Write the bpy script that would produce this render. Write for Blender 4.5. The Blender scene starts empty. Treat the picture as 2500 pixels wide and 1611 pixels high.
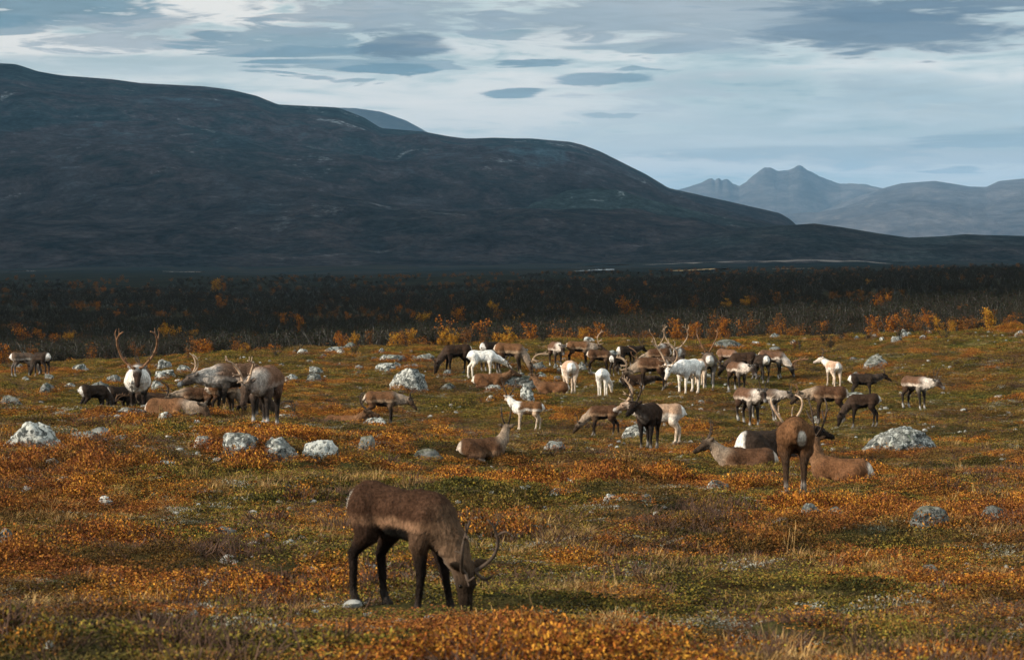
import bpy, math, random
import numpy as np
from mathutils import Vector, Matrix

sc = bpy.context.scene
R = math.radians
# ------------------------------------------------------------------ camera
F = 5903.0            # focal length in photo pixels (2500 wide)  = 85 mm on a 36 mm sensor
HOR = 586.0           # row of eye level
PITCH = math.atan((805.5 - HOR) / F)
cam_d = bpy.data.cameras.new('camera')
cam_d.lens = 85.0; cam_d.sensor_width = 36.0; cam_d.clip_start = 0.5; cam_d.clip_end = 120000
cam = bpy.data.objects.new('camera', cam_d); sc.collection.objects.link(cam)
cam.location = (0, 0, 0); cam.rotation_euler = (R(90) - PITCH, 0, 0)
cam_d.dof.use_dof = True; cam_d.dof.focus_distance = 72.0; cam_d.dof.aperture_fstop = 6.0
sc.camera = cam
# ------------------------------------------------------------------ exposure, sun, sky
sc.view_settings.view_transform = 'Standard'; sc.view_settings.look = 'None'
sc.view_settings.exposure = 0.46; sc.view_settings.gamma = 1.0; sc.view_settings.use_curve_mapping = False
sc.cycles.use_denoising = True
sc.cycles.volume_bounces = 1; sc.cycles.max_bounces = 6; sc.cycles.transparent_max_bounces = 8
SUN_EL, SUN_AZ = R(21), R(-110)       # azimuth from +Y towards +X: the sun stands left, a little behind the camera
sun_d = bpy.data.lights.new('sun', 'SUN'); sun_d.energy = 5.0; sun_d.angle = R(0.6); sun_d.color = (1.0, 0.87, 0.70)
sun = bpy.data.objects.new('sun', sun_d); sc.collection.objects.link(sun)
sdir = Vector((math.sin(SUN_AZ) * math.cos(SUN_EL), math.cos(SUN_AZ) * math.cos(SUN_EL), math.sin(SUN_EL)))
sun.rotation_euler = sdir.to_track_quat('Z', 'Y').to_euler()
sun.location = (-30, -20, 60)


class NT:
    """small helper to write node trees"""
    def __init__(s, tree): s.t = tree; tree.nodes.clear()
    def n(s, kind, props=None, **inp):
        nd = s.t.nodes.new(kind)
        for k, v in (props or {}).items(): setattr(nd, k, v)
        for k, v in inp.items():
            key = int(k[1:]) if k[0] == 'i' and k[1:].isdigit() else k.replace('_', ' ')
            s.put(nd.inputs[key], v)
        return nd
    def put(s, sock, v):
        if isinstance(v, bpy.types.NodeSocket): s.t.links.new(v, sock)
        else: sock.default_value = (*v, 1) if sock.type == 'RGBA' and len(v) == 3 else v
    def m(s, op, a, b=0.0, c=0.0, clamp=False):
        nd = s.n('ShaderNodeMath', {'operation': op, 'use_clamp': clamp}, i0=a, i1=b, i2=c); return nd.outputs[0]
    def vm(s, op, a, b=(0, 0, 0)):
        nd = s.n('ShaderNodeVectorMath', {'operation': op}, i0=a, i1=b); return nd.outputs[0]
    def noise(s, vec, scale, detail=4, rough=.55, dist=0.0, col=False):
        nd = s.n('ShaderNodeTexNoise', None, Vector=vec, Scale=scale, Detail=detail, Roughness=rough, Distortion=dist)
        return nd.outputs['Color' if col else 'Fac']
    def ramp(s, fac, stops, mode='LINEAR'):
        nd = s.n('ShaderNodeValToRGB', None, Fac=fac); cr = nd.color_ramp; cr.interpolation = mode
        while len(cr.elements) < len(stops): cr.elements.new(0.5)
        for e, (p, c) in zip(cr.elements, stops):
            e.position = p; e.color = (c, c, c, 1) if isinstance(c, (int, float)) else (*c, 1)
        return nd.outputs[0]
    def mix(s, fac, a, b, blend='MIX'):
        nd = s.n('ShaderNodeMix', {'data_type': 'RGBA', 'blend_type': blend})
        s.put(nd.inputs[0], fac)
        for k, v in ((6, a), (7, b)):
            s.put(nd.inputs[k], (*v, 1) if isinstance(v, tuple) and len(v) == 3 else v)
        return nd.outputs[2]
    def smooth(s, v, lo, hi):
        nd = s.n('ShaderNodeMapRange', {'interpolation_type': 'SMOOTHSTEP'}, i0=v, i1=lo, i2=hi, i3=0.0, i4=1.0); return nd.outputs[0]


world = bpy.data.worlds.new('World'); sc.world = world; world.use_nodes = True


def build_sky():
    t = NT(world.node_tree)
    d = t.n('ShaderNodeTexCoord').outputs['Generated']
    sep = t.n('ShaderNodeSeparateXYZ', None, Vector=d).outputs
    az = t.m('ARCTAN2', sep[0], sep[1]); el = t.m('ARCSINE', sep[2])
    sky = t.n('ShaderNodeTexSky', {'sky_type': 'NISHITA', 'sun_disc': False, 'sun_elevation': SUN_EL, 'sun_rotation': SUN_AZ,
                                   'dust_density': 1.5, 'air_density': 1.0}).outputs[0]
    # cloud layers as bands that flatten towards the horizon
    v1 = t.vm('MULTIPLY', d, (9, 9, 44)); v2 = t.vm('MULTIPLY', d, (17, 17, 150)); v3 = t.vm('MULTIPLY', d, (5, 5, 20)); v4 = t.vm('MULTIPLY', d, (42, 42, 300))
    nA = t.noise(v1, 1.0, 8, .56, .7)
    nB = t.noise(v2, 1.0, 7, .56, .9)
    nC = t.noise(v3, 1.0, 3, .5, .2)
    nD = t.noise(v4, 1.0, 5, .52, .6)
    # the cloud sheet: pale, with blue-grey undersides
    base = t.ramp(t.m('ADD', t.m('ADD', t.m('MULTIPLY', nA, .50), t.m('MULTIPLY', nB, .34)), t.m('MULTIPLY', nD, .16)),
                  [(.35, (2.6, 3.8, 4.3)), (.41, (4.4, 5.6, 5.8)), (.465, (6.2, 7.1, 7.05)), (.52, (8.0, 8.3, 8.0)), (.59, (9.5, 9.2, 8.7))])
    col = t.mix(.96, sky, base)
    # named cloud banks and breaks in view: (azimuth px, row, half width px, half height px, colour, strength)
    azw = t.m('ADD', az, t.m('MULTIPLY', t.m('SUBTRACT', nB, .5), .045)); elw = t.m('ADD', el, t.m('ADD', t.m('MULTIPLY', t.m('SUBTRACT', nD, .5), .0055), t.m('MULTIPLY', t.m('SUBTRACT', nB, .5), .006)))
    def blob(px, py, wx, wy, edge, amp):
        a = (px - 1250) / F; e = (HOR - py) / F
        qx = t.m('DIVIDE', t.m('SUBTRACT', azw, a), wx / F); qy = t.m('DIVIDE', t.m('SUBTRACT', elw, e), wy / F)
        r2 = t.m('ADD', t.m('MULTIPLY', qx, qx), t.m('MULTIPLY', qy, qy))
        r2 = t.m('ADD', r2, t.m('MULTIPLY', t.m('SUBTRACT', nB, .5), -amp))
        r2 = t.m('ADD', r2, t.m('MULTIPLY', t.m('SUBTRACT', nA, .5), -amp * .8)); r2 = t.m('ADD', r2, t.m('MULTIPLY', t.m('SUBTRACT', nD, .5), -amp * .45))
        return t.m('SUBTRACT', 1.0, t.smooth(r2, 1 - edge, 1 + edge))
    white = (9.0, 8.8, 8.3); blue = (1.5, 2.65, 3.35); dark = (1.15, 1.75, 2.35); pale = (4.3, 5.4, 5.7); mauve = (2.9, 3.6, 4.1)
    for (px, py, wx, wy, c, s, edge, amp) in [(a_, b_, c_, d_, e_, f_, g_ * .8, h_ * 1.5) for (a_, b_, c_, d_, e_, f_, g_, h_) in [
        (590, 40, 280, 62, white, 1.0, .6, 5.0), (150, 122, 430, 38, white, .95, .7, 4.0), (360, 60, 120, 26, white, .7, .7, 4.0), (1250, 90, 330, 60, pale, .6, .8, 4),
        (330, 165, 420, 26, pale, .6, .7, 4), (1150, 255, 420, 60, white, .45, .9, 4.0), (1750, 398, 520, 36, white, 1.0, .9, 3.0), (2200, 395, 340, 24, white, .8, .9, 4.0), (1150, 290, 280, 30, white, .6, .9, 4.0), (1330, 120, 330, 40, white, .6, .9, 4.0), (2150, 225, 200, 40, pale, .7, .8, 4.0),
        (2050, 300, 560, 70, pale, .55, .9, 5.0), (2450, 255, 220, 40, pale, .5, .9, 4.0),
        (120, 28, 240, 42, blue, .9, .5, 4.5), (40, 75, 110, 22, blue, .75, .5, 4.0), (350, 95, 210, 40, mauve, .75, .7, 5),
        (700, 105, 250, 46, blue, .75, .6, 5.0), (920, 40, 300, 60, mauve, .8, .7, 5.0), (900, 150, 260, 38, blue, .7, .5, 4.5), (985, 112, 125, 36, dark, .75, .5, 3.2), (960, 172, 120, 16, blue, .85, .4, 2.6),
        (1285, 156, 105, 11, blue, .85, .5, 2.0), (1255, 230, 66, 13, blue, .85, .6, 2.4), (1480, 196, 100, 17, blue, .8, .5, 1.8), (1570, 172, 55, 7, blue, .7, .5, 1.5),
        (1215, 88, 90, 11, blue, .65, .6, 2.2), (1530, 122, 170, 14, blue, .6, .6, 2.4), (1740, 128, 150, 20, blue, .45, .7, 3.0), (855, 203, 34, 6, blue, .6, .6, 1.5), (1500, 282, 60, 6, blue, .5, .7, 2.0),
        (1900, 50, 700, 70, mauve, .85, .9, 5.0), (2200, 95, 300, 46, dark, .8, 1.1, 4.0), (2400, 10, 420, 44, dark, .9, 1.0, 4.0), (2440, 345, 160, 26, blue, .5, .8, 4.0), (2330, 420, 60, 7, blue, .5, .8, 2.0),
        (1750, 210, 300, 40, mauve, .4, .9, 5), (2200, 385, 420, 22, blue, .35, .9, 4)]]:
        cc = t.mix(1.0, c, t.ramp(t.m('ADD', t.m('MULTIPLY', nD, .5), t.m('MULTIPLY', nB, .5)), [(.36, .82), (.64, 1.20)]), 'MULTIPLY') if c is not white else c
        col = t.mix(t.m('MULTIPLY', blob(px, py, wx, wy, edge, amp), s), col, cc)
    col = t.mix(t.m('MULTIPLY', t.smooth(nC, .45, .7), .12), col, (7, 7.4, 7.4))
    bg = t.n('ShaderNodeBackground', None, Color=col, Strength=0.09)
    t.n('ShaderNodeOutputWorld', None, Surface=bg.outputs[0])


build_sky()

# ------------------------------------------------------------------ numeric noise
def _hash(ix, iy, iz, seed):
    h = (ix.astype(np.int64) * 374761393 + iy.astype(np.int64) * 668265263 + iz.astype(np.int64) * 2147483647 + seed * 974711) & 0xffffffff
    h = ((h ^ (h >> 13)) * 1274126177) & 0xffffffff
    h = ((h ^ (h >> 16)) * 2246822519) & 0xffffffff
    return ((h ^ (h >> 15)) & 0xffffff) / float(0xffffff)


def vnoise(x, y, z=None, seed=0):
    x = np.asarray(x, float); y = np.asarray(y, float)
    z = np.zeros_like(x) if z is None else np.asarray(z, float)
    xi, yi, zi = np.floor(x), np.floor(y), np.floor(z)
    fx, fy, fz = x - xi, y - yi, z - zi
    fx, fy, fz = [f * f * f * (f * (f * 6 - 15) + 10) for f in (fx, fy, fz)]
    out = 0
    for dx in (0, 1):
        for dy in (0, 1):
            for dz in (0, 1):
                w = (fx if dx else 1 - fx) * (fy if dy else 1 - fy) * (fz if dz else 1 - fz)
                out = out + w * _hash(xi + dx, yi + dy, zi + dz, seed)
    return out * 2 - 1


def fbm(x, y, z=None, octv=4, seed=0, gain=.5):
    s = 0; a = 1; tot = 0
    for o in range(octv):
        k = 2.03 ** o
        s = s + a * vnoise(np.asarray(x) * k + o * 17.3, np.asarray(y) * k - o * 9.1, None if z is None else np.asarray(z) * k + o * 5.7, seed + o)
        tot += a; a *= gain
    return s / tot


def sstep(v, a, b):
    t = np.clip((v - a) / (b - a), 0, 1); return t * t * (3 - 2 * t)


# ------------------------------------------------------------------ terrain
DN = np.array([3, 8, 14, 21, 28, 35, 42, 48, 54, 64, 72, 80, 90, 100, 112, 125], float)
#            rows of the photograph the ground reaches at each distance, column by column
CT = {
    -700: [0, 0, 1611, 1468, 1310, 1180, 1095, 1040, 1010, 1000, 985, 962, 942, 922, 905, 893],
    0:    [0, 0, 1611, 1468, 1310, 1175, 1090, 1035, 1008, 1000, 988, 964, 940, 918, 902, 890],
    350:  [0, 0, 1611, 1468, 1310, 1172, 1080, 1018, 1002, 1030, 1014, 976, 942, 915, 892, 876],
    650:  [0, 0, 1611, 1468, 1310, 1172, 1075, 1022, 1013, 1042, 1018, 972, 932, 903, 872, 855],
    850:  [0, 0, 1611, 1468, 1310, 1178, 1108, 1072, 1055, 1056, 1036, 985, 940, 905, 868, 846],
    1250: [0, 0, 1611, 1468, 1312, 1190, 1142, 1114, 1092, 1066, 1044, 987, 932, 896, 864, 838],
    1600: [0, 0, 1611, 1470, 1315, 1196, 1150, 1121, 1098, 1070, 1040, 984, 936, 898, 860, 822],
    1950: [0, 0, 1611, 1470, 1318, 1204, 1160, 1130, 1100, 1062, 1034, 998, 955, 914, 866, 822],
    2500: [0, 0, 1611, 1470, 1318, 1206, 1160, 1130, 1098, 1046, 1000, 958, 908, 858, 818, 802],
    3200: [0, 0, 1611, 1470, 1318, 1206, 1160, 1130, 1098, 1040, 990, 940, 880, 830, 795, 780],
}
DF = np.array([150, 200, 300, 500, 800, 1200, 2000, 4000, 8000, 50000], float)
ZF = {'l': [-8.2, -10.2, -12.5, -15.0, -18.0, -21.5, -26, -32, -32, -32], 'r': [-6.2, -7.2, -7.8, -8.6, -9.6, -12.5, -20, -32, -32, -32]}
NR, NC = 700, 240
LOGD = np.linspace(math.log(3), math.log(50000), NR)
PXG = np.linspace(-700, 3200, NC)


def _gauss(a, sig, axis):
    k = np.arange(-int(3 * sig), int(3 * sig) + 1); w = np.exp(-k * k / (2 * sig * sig)); w /= w.sum()
    pad = [(0, 0), (0, 0)]; pad[axis] = (len(k) // 2, len(k) // 2)
    return np.apply_along_axis(lambda m: np.convolve(m, w, 'valid'), axis, np.pad(a, pad, mode='edge'))


def _make_table():
    cols = sorted(CT); prof = []
    for c in cols:
        y = np.array(CT[c], float); z = -(y - HOR) * DN / F
        z[0] = -1.75; z[1] = -2.0
        k = np.clip((c - 700) / 1800.0, 0, 1)
        zf = np.array(ZF['l']) * (1 - k) + np.array(ZF['r']) * k
        prof.append(np.interp(LOGD, np.log(np.concatenate([DN, DF])), np.concatenate([z, zf])))
    prof = np.array(prof)
    tab = np.array([np.interp(PXG, cols, prof[:, i]) for i in range(NR)])      # NR x NC
    return _gauss(_gauss(tab, 5, 1), 2.2, 0)


TAB = _make_table()


def terrain(x, y, micro=True):
    x = np.asarray(x, float); y = np.asarray(y, float)
    r = np.sqrt(x * x + y * y) + 1e-6
    az = np.clip(np.arctan2(x, y), -.33, .33)
    px = np.clip(1250 + F * np.tan(az), -700, 3200)
    fi = (np.log(np.maximum(r, 3.001)) - LOGD[0]) / (LOGD[1] - LOGD[0]); fi = np.clip(fi, 0, NR - 1.001)
    fj = np.clip((px - PXG[0]) / (PXG[1] - PXG[0]), 0, NC - 1.001)
    i = fi.astype(int); j = fj.astype(int); a = fi - i; b = fj - j
    z = TAB[i, j] * (1 - a) * (1 - b) + TAB[i + 1, j] * a * (1 - b) + TAB[i, j + 1] * (1 - a) * b + TAB[i + 1, j + 1] * a * b
    if micro:
        near = 1 - sstep(r, 130, 420)
        z = z + near * (.20 * fbm(x / 5.0, y / 5.0, octv=2, seed=3) + .16 * fbm(x / 1.9, y / 1.9, octv=2, seed=8) + .085 * (np.abs(fbm(x / .8, y / .8, octv=2, seed=14)) * 2 - .5)) 
        z = z + sstep(r, 150, 700) * np.minimum(r * .0022, 6) * fbm(x / 160, y / 160, octv=4, seed=21)
    return z


SP, CP = math.sin(PITCH), math.cos(PITCH)


def ray(px, py):
    """direction of a photo pixel, scaled to unit depth in y"""
    u = (px - 1250) / F; v = -(py - 805.5) / F
    y = CP + v * SP; z = -SP + v * CP
    return u / y, z / y


def hit(px, py, d0=9.0, d1=140.0):
    """first point where the sight line of a pixel meets the ground"""
    u, w = ray(px, py)
    d = np.arange(d0, d1, .05)
    g = terrain(u * d, d)
    below = np.nonzero(w * d < g)[0]
    k = below[0] if len(below) else len(d) - 1
    return float(u * d[k]), float(d[k]), float(g[k])


def at_depth(px, d):
    u, _ = ray(px, 900); return float(u * d), float(d), float(terrain(u * d, d))


# ------------------------------------------------------------------ object helpers
def link(o): sc.collection.objects.link(o); return o


def mesh_obj(name, verts, faces, mats, parent=None, smooth=True, matidx=None):
    me = bpy.data.meshes.new(name)
    verts = np.asarray(verts, np.float32)
    if isinstance(faces, np.ndarray):
        nf, k = faces.shape
        me.vertices.add(len(verts)); me.vertices.foreach_set('co', verts.ravel())
        me.loops.add(nf * k); me.polygons.add(nf)
        me.loops.foreach_set('vertex_index', faces.ravel().astype(np.int32))
        me.polygons.foreach_set('loop_start', np.arange(0, nf * k, k, dtype=np.int32))
    else:
        me.from_pydata(verts.tolist(), [], faces)
    if smooth: me.polygons.foreach_set('use_smooth', np.ones(len(me.polygons), bool))
    for m in (mats if isinstance(mats, (list, tuple)) else [mats]): me.materials.append(m)
    if matidx is not None: me.polygons.foreach_set('material_index', np.asarray(matidx, np.int32))
    me.update(calc_edges=True); me.validate()
    o = bpy.data.objects.new(name, me); link(o)
    if parent: o.parent = parent
    return o


def tag(o, label=None, cat=None, group=None, kind=None):
    if label: o['label'] = label
    if cat: o['category'] = cat
    if group: o['group'] = group
    if kind: o['kind'] = kind
    return o


def grid_faces(nr, ncol, wrap=False):
    i = np.arange(nr - 1)[:, None]; j = np.arange(ncol if wrap else ncol - 1)[None, :]
    j2 = (j + 1) % ncol
    return np.stack([i * ncol + j, i * ncol + j2, (i + 1) * ncol + j2, (i + 1) * ncol + j], -1).reshape(-1, 4)


def principled(t, color, rough=.9, normal=None, spec=.2, **kw):
    p = t.n('ShaderNodeBsdfPrincipled', None, Base_Color=color, Roughness=rough)
    p.inputs['Specular IOR Level'].default_value = spec
    if normal is not None: t.put(p.inputs['Normal'], normal)
    for k, v in kw.items(): t.put(p.inputs[k.replace('_', ' ')], v)
    t.n('ShaderNodeOutputMaterial', None, Surface=p.outputs[0])
    return p


def material(name):
    m = bpy.data.materials.new(name); m.use_nodes = True
    return m, NT(m.node_tree)


def bump(t, h, strength=.5, dist=.1):
    return t.n('ShaderNodeBump', None, Height=h, Strength=strength, Distance=dist).outputs[0]


# ------------------------------------------------------------------ materials
def mat_ground():
    m, t = material('tundra')
    pos = t.n('ShaderNodeNewGeometry').outputs['Position']
    big = t.noise(pos, .16, 5, .6); mid = t.noise(pos, .75, 5, .6, .3); fine = t.noise(pos, 6.0, 6, .65); grit = t.noise(pos, 30, 4, .7)
    heath = t.ramp(mid, [(.28, (.022, .022, .010)), (.42, (.075, .062, .018)), (.52, (.13, .060, .018)), (.62, (.10, .034, .016)), (.75, (.17, .10, .030))])
    moss = t.ramp(fine, [(.3, (.020, .026, .010)), (.55, (.085, .088, .022)), (.75, (.17, .145, .050))])
    c = t.mix(t.smooth(big, .42, .62), moss, heath)
    straw = t.ramp(grit, [(.3, (.05, .035, .018)), (.7, (.30, .21, .11))])
    c = t.mix(t.m('MULTIPLY', t.smooth(t.noise(pos, .5, 4, .6, .5), .56, .68), .7), c, straw)
    c = t.mix(.75, c, t.ramp(fine, [(.3, .35), (.7, 1.45)]), 'MULTIPLY')
    c = t.mix(.5, c, t.ramp(grit, [(.3, .4), (.7, 1.5)]), 'MULTIPLY')
    # beyond the tundra: birch heath, then the dim valley floor with bog streaks
    sx = t.n('ShaderNodeSeparateXYZ', None, Vector=pos).outputs
    far = t.smooth(sx[1], 118, 165)
    wood = t.mix(t.smooth(sx[1], 250, 700), t.ramp(t.noise(pos, .08, 5, .65), [(.3, (.022, .024, .017)), (.6, (.060, .050, .028)), (.8, (.11, .075, .035))]), t.ramp(t.noise(t.vm('MULTIPLY', pos, (.05, .012, .01)), 1.0, 6, .7), [(.3, (.012, .015, .014)), (.6, (.026, .028, .023)), (.8, (.055, .045, .03))]))
    c = t.mix(far, c, wood)
    vf = t.smooth(sx[1], 1200, 2100)
    st = t.noise(t.vm('MULTIPLY', pos, (.0060, .0028, .001)), 1.0, 10, .75, .8)
    val = t.ramp(st, [(.3, (.012, .021, .024)), (.5, (.022, .031, .034)), (.62, (.044, .040, .036)), (.74, (.11, .085, .06))])
    c = t.mix(vf, c, val)
    h = t.m('ADD', t.m('MULTIPLY', fine, .7), t.m('MULTIPLY', grit, .35))
    c = t.mix(t.m('MULTIPLY', t.m('SUBTRACT', 1.0, t.smooth(sx[1], 40, 110)), .6), c, t.ramp(grit, [(.3, (.010, .008, .006)), (.7, (.060, .045, .028))]))
    principled(t, c, 1.0, bump(t, h, .7, .06), 0.0)
    return m


def mat_cover(name, stops, scale, vary=.35, alt=None, inst=False):
    """colour of leaves: patches over the ground, and leaf to leaf"""
    m, t = material(name)
    pos = t.n('ShaderNodeNewGeometry').outputs['Position']
    rnd = t.n('ShaderNodeAttribute', {'attribute_name': 'rnd'}).outputs['Fac']
    if inst:
        tint = t.n('ShaderNodeAttribute', {'attribute_name': 'tint', 'attribute_type': 'INSTANCER'}).outputs['Fac']
        p = t.m('ADD', t.m('MULTIPLY', t.noise(pos, scale, 4, .6, .3), .36), t.m('ADD', t.m('MULTIPLY', rnd, .34), t.m('MULTIPLY', tint, .30)))
    else: p = t.m('ADD', t.m('MULTIPLY', t.noise(pos, scale, 4, .6, .3), 1 - vary), t.m('MULTIPLY', rnd, vary))
    c = t.ramp(p, stops)
    c = t.mix(.8, c, t.ramp(t.noise(pos, 3.2, 3, .6), [(.3, .40), (.68, 1.40)]), 'MULTIPLY')
    if alt: c = t.mix(t.m('MULTIPLY', t.smooth(t.noise(pos, .22, 4, .6, .4), .45, .62), .5), c, t.mix(.8, alt, t.ramp(rnd, [(0, .4), (1, 1.7)]), 'MULTIPLY'))
    if inst: c = t.mix(t.m('MULTIPLY', t.smooth(t.noise(pos, .42, 4, .6, .5), .53, .62), .72), c, t.mix(.9, (.022, .026, .010), t.ramp(rnd, [(0, .35), (1, 2.0)]), 'MULTIPLY'))   # mats of dark crowberry
    principled(t, c, .85, None, .05)
    return m


def mat_flat(name, c0, c1, scale=8, rough=.85, bmp=.3):
    m, t = material(name)
    oc = t.n('ShaderNodeTexCoord').outputs['Object']
    n = t.noise(oc, scale, 5, .6)
    principled(t, t.ramp(n, [(.3, c0), (.7, c1)]), rough, bump(t, n, bmp, .02), .2)
    return m


def mat_rock():
    m, t = material('lichen_rock')
    geo = t.n('ShaderNodeNewGeometry'); pos = geo.outputs['Position']
    tone = t.n('ShaderNodeAttribute', {'attribute_name': 'tone', 'attribute_type': 'OBJECT'}).outputs['Fac']
    moss = t.n('ShaderNodeAttribute', {'attribute_name': 'moss', 'attribute_type': 'OBJECT'}).outputs['Fac']
    n1 = t.noise(pos, 2.6, 6, .65, .4); n2 = t.noise(pos, 9, 6, .7, .6); n3 = t.noise(pos, 26, 5, .7)
    c = t.ramp(n1, [(.28, (.075, .080, .078)), (.5, (.17, .175, .165)), (.72, (.29, .29, .265))])
    mk = t.m('ADD', n2, t.m('MULTIPLY', t.m('SUBTRACT', tone, .5), .5))
    c = t.mix(t.smooth(mk, .54, .62), c, (.54, .555, .52))                                # pale crust lichen
    c = t.mix(t.m('MULTIPLY', t.smooth(t.noise(pos, 5.5, 6, .7, .8), .50, .56), .9), c, (.026, .032, .032))   # black lichen
    c = t.mix(t.m('MULTIPLY', t.smooth(t.noise(pos, 7.5, 5, .7, .5), .60, .66), .55), c, (.23, .29, .20))      # green map lichen
    c = t.mix(.6, c, t.ramp(n3, [(.3, .55), (.7, 1.3)]), 'MULTIPLY')
    up = t.n('ShaderNodeSeparateXYZ', None, Vector=geo.outputs['Normal']).outputs[2]
    mm = t.m('MULTIPLY', t.smooth(t.m('ADD', up, t.m('MULTIPLY', n2, 1.2)), 1.15, 1.45), moss)
    c = t.mix(mm, c, t.ramp(n3, [(.3, (.022, .030, .012)), (.7, (.11, .095, .032))]))
    h = t.m('ADD', n2, t.m('MULTIPLY', n3, .5))
    principled(t, c, .92, bump(t, h, .8, .05), .2)
    return m


def mat_coat():
    m, t = material('reindeer_coat')
    tc = t.n('ShaderNodeTexCoord').outputs['Object']
    a = t.n('ShaderNodeAttribute', {'attribute_name': 'coat'}).outputs['Color']
    n = t.noise(t.vm('MULTIPLY', tc, (34, 60, 16)), 1.0, 5, .65, .4); n2 = t.noise(tc, 7, 4, .6)
    c = t.mix(.85, a, t.ramp(n, [(.3, .36), (.7, 1.62)]), 'MULTIPLY')
    c = t.mix(.85, c, t.ramp(n2, [(.3, .60), (.7, 1.32)]), 'MULTIPLY')
    principled(t, c, .95, bump(t, n, .8, .03), .04)
    return m


def mat_mountain(name, stops, sc_x, rock, low=None):
    m, t = material(name)
    geo = t.n('ShaderNodeNewGeometry'); pos = geo.outputs['Position']
    v = t.vm('MULTIPLY', pos, (sc_x, sc_x * .42, sc_x * 2.0))
    n1 = t.noise(v, 1.0, 12, .66, .6); n2 = t.noise(v, 7.5, 12, .76, .4); n3 = t.noise(v, 2.2, 12, .70, .9); n4 = t.noise(v, 42, 8, .75, .2)
    c = t.ramp(t.m('ADD', t.m('MULTIPLY', n1, .62), t.m('MULTIPLY', n2, .38)), stops)
    c = t.mix(t.m('MULTIPLY', t.smooth(t.m('ADD', t.m('ADD', n3, t.m('MULTIPLY', n2, .30)), t.m('MULTIPLY', n4, .30)), .90, 1.02), .85), c, rock)
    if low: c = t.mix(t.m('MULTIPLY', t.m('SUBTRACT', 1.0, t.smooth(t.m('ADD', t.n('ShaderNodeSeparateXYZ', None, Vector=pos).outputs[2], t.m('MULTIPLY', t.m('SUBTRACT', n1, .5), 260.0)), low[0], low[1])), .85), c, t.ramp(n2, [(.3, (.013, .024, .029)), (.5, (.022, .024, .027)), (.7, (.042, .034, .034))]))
    c = t.mix(.9, c, t.ramp(n2, [(.32, .40), (.68, 1.7)]), 'MULTIPLY')
    c = t.mix(.7, c, t.ramp(n4, [(.30, .30), (.70, 2.0)]), 'MULTIPLY')
    h = t.m('ADD', n1, t.m('MULTIPLY', n2, .5))
    principled(t, c, 1.0, bump(t, h, .9, .35 / sc_x * .12), 0.0)
    return m


M_GROUND = mat_ground()
M_SHRUB = mat_cover('dwarf_birch_leaves', [(.22, (.018, .010, .008)), (.34, (.070, .024, .013)), (.43, (.20, .056, .016)), (.52, (.40, .145, .024)), (.60, (.60, .30, .040)), (.68, (.13, .042, .018)), (.80, (.070, .060, .020))], .55, .66, (.17, .060, .024), True)
M_HEATH = mat_cover('heath_leaves', [(.24, (.010, .011, .006)), (.38, (.042, .038, .015)), (.48, (.115, .100, .022)), (.56, (.25, .205, .032)), (.64, (.28, .155, .038)), (.74, (.105, .040, .022))], .9, .55, (.13, .055, .024), True)
M_LICHEN = mat_cover('reindeer_lichen', [(.3, (.16, .16, .13)), (.5, (.34, .34, .29)), (.7, (.20, .17, .12))], .8, .5, None, True)
M_STRAW = mat_cover('dry_grass_blades', [(.3, (.13, .070, .026)), (.55, (.28, .165, .062)), (.75, (.42, .28, .12))], .9, .5)
M_TWIG = mat_flat('birch_twigs', (.014, .012, .010), (.046, .034, .026), 5)
M_STEM = mat_flat('birch_bark', (.04, .036, .032), (.23, .22, .205), 6)
M_DARKSTEM = mat_flat('dark_birch_bark', (.018, .016, .014), (.07, .062, .055), 6)
M_ORANGE = mat_cover('orange_birch_leaves', [(.28, (.15, .038, .010)), (.45, (.25, .075, .014)), (.58, (.39, .145, .02)), (.75, (.38, .16, .02))], .7, .6)
M_YELLOW = mat_cover('yellow_birch_leaves', [(.28, (.24, .09, .012)), (.45, (.36, .15, .018)), (.6, (.48, .24, .03)), (.75, (.40, .24, .03))], .7, .6)
M_RUSTY = mat_cover('rusty_birch_leaves', [(.28, (.05, .024, .012)), (.45, (.15, .055, .016)), (.58, (.32, .11, .02)), (.75, (.14, .09, .026))], .7, .6)
M_ROCK = mat_rock()
M_COAT = mat_coat()
M_ANT_DARK = mat_flat('dark_antler', (.022, .016, .012), (.09, .06, .042), 12, .7)
M_ANT_PALE = mat_flat('pale_antler', (.22, .13, .075), (.52, .39, .28), 10, .6)
M_ANT_BROWN = mat_flat('brown_antler', (.09, .042, .020), (.26, .14, .075), 10, .6)
M_EYE = mat_flat('eye', (.004, .003, .003), (.008, .006, .005), 4, .15, 0)

# ------------------------------------------------------------------ the ground sheet
def build_ground():
    a_in = np.linspace(-.30, .30, 330)
    a_out = np.linspace(.30, 2 * math.pi - .30, 70)[1:-1]
    ang = np.concatenate([a_in, a_out])
    r = np.concatenate([[2.0, 4.0, 7.0, 9.5], np.exp(np.linspace(math.log(11.5), math.log(132), 430)), np.exp(np.linspace(math.log(136), math.log(45000), 90))])
    A, RR = np.meshgrid(ang, r)
    X = RR * np.sin(A); Y = RR * np.cos(A)
    Z = terrain(X, Y)
    V = np.stack([X, Y, Z], -1).reshape(-1, 3)
    o = mesh_obj('ground', V, grid_faces(len(r), len(ang), True), M_GROUND)
    tag(o, kind='structure')


build_ground()


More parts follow.
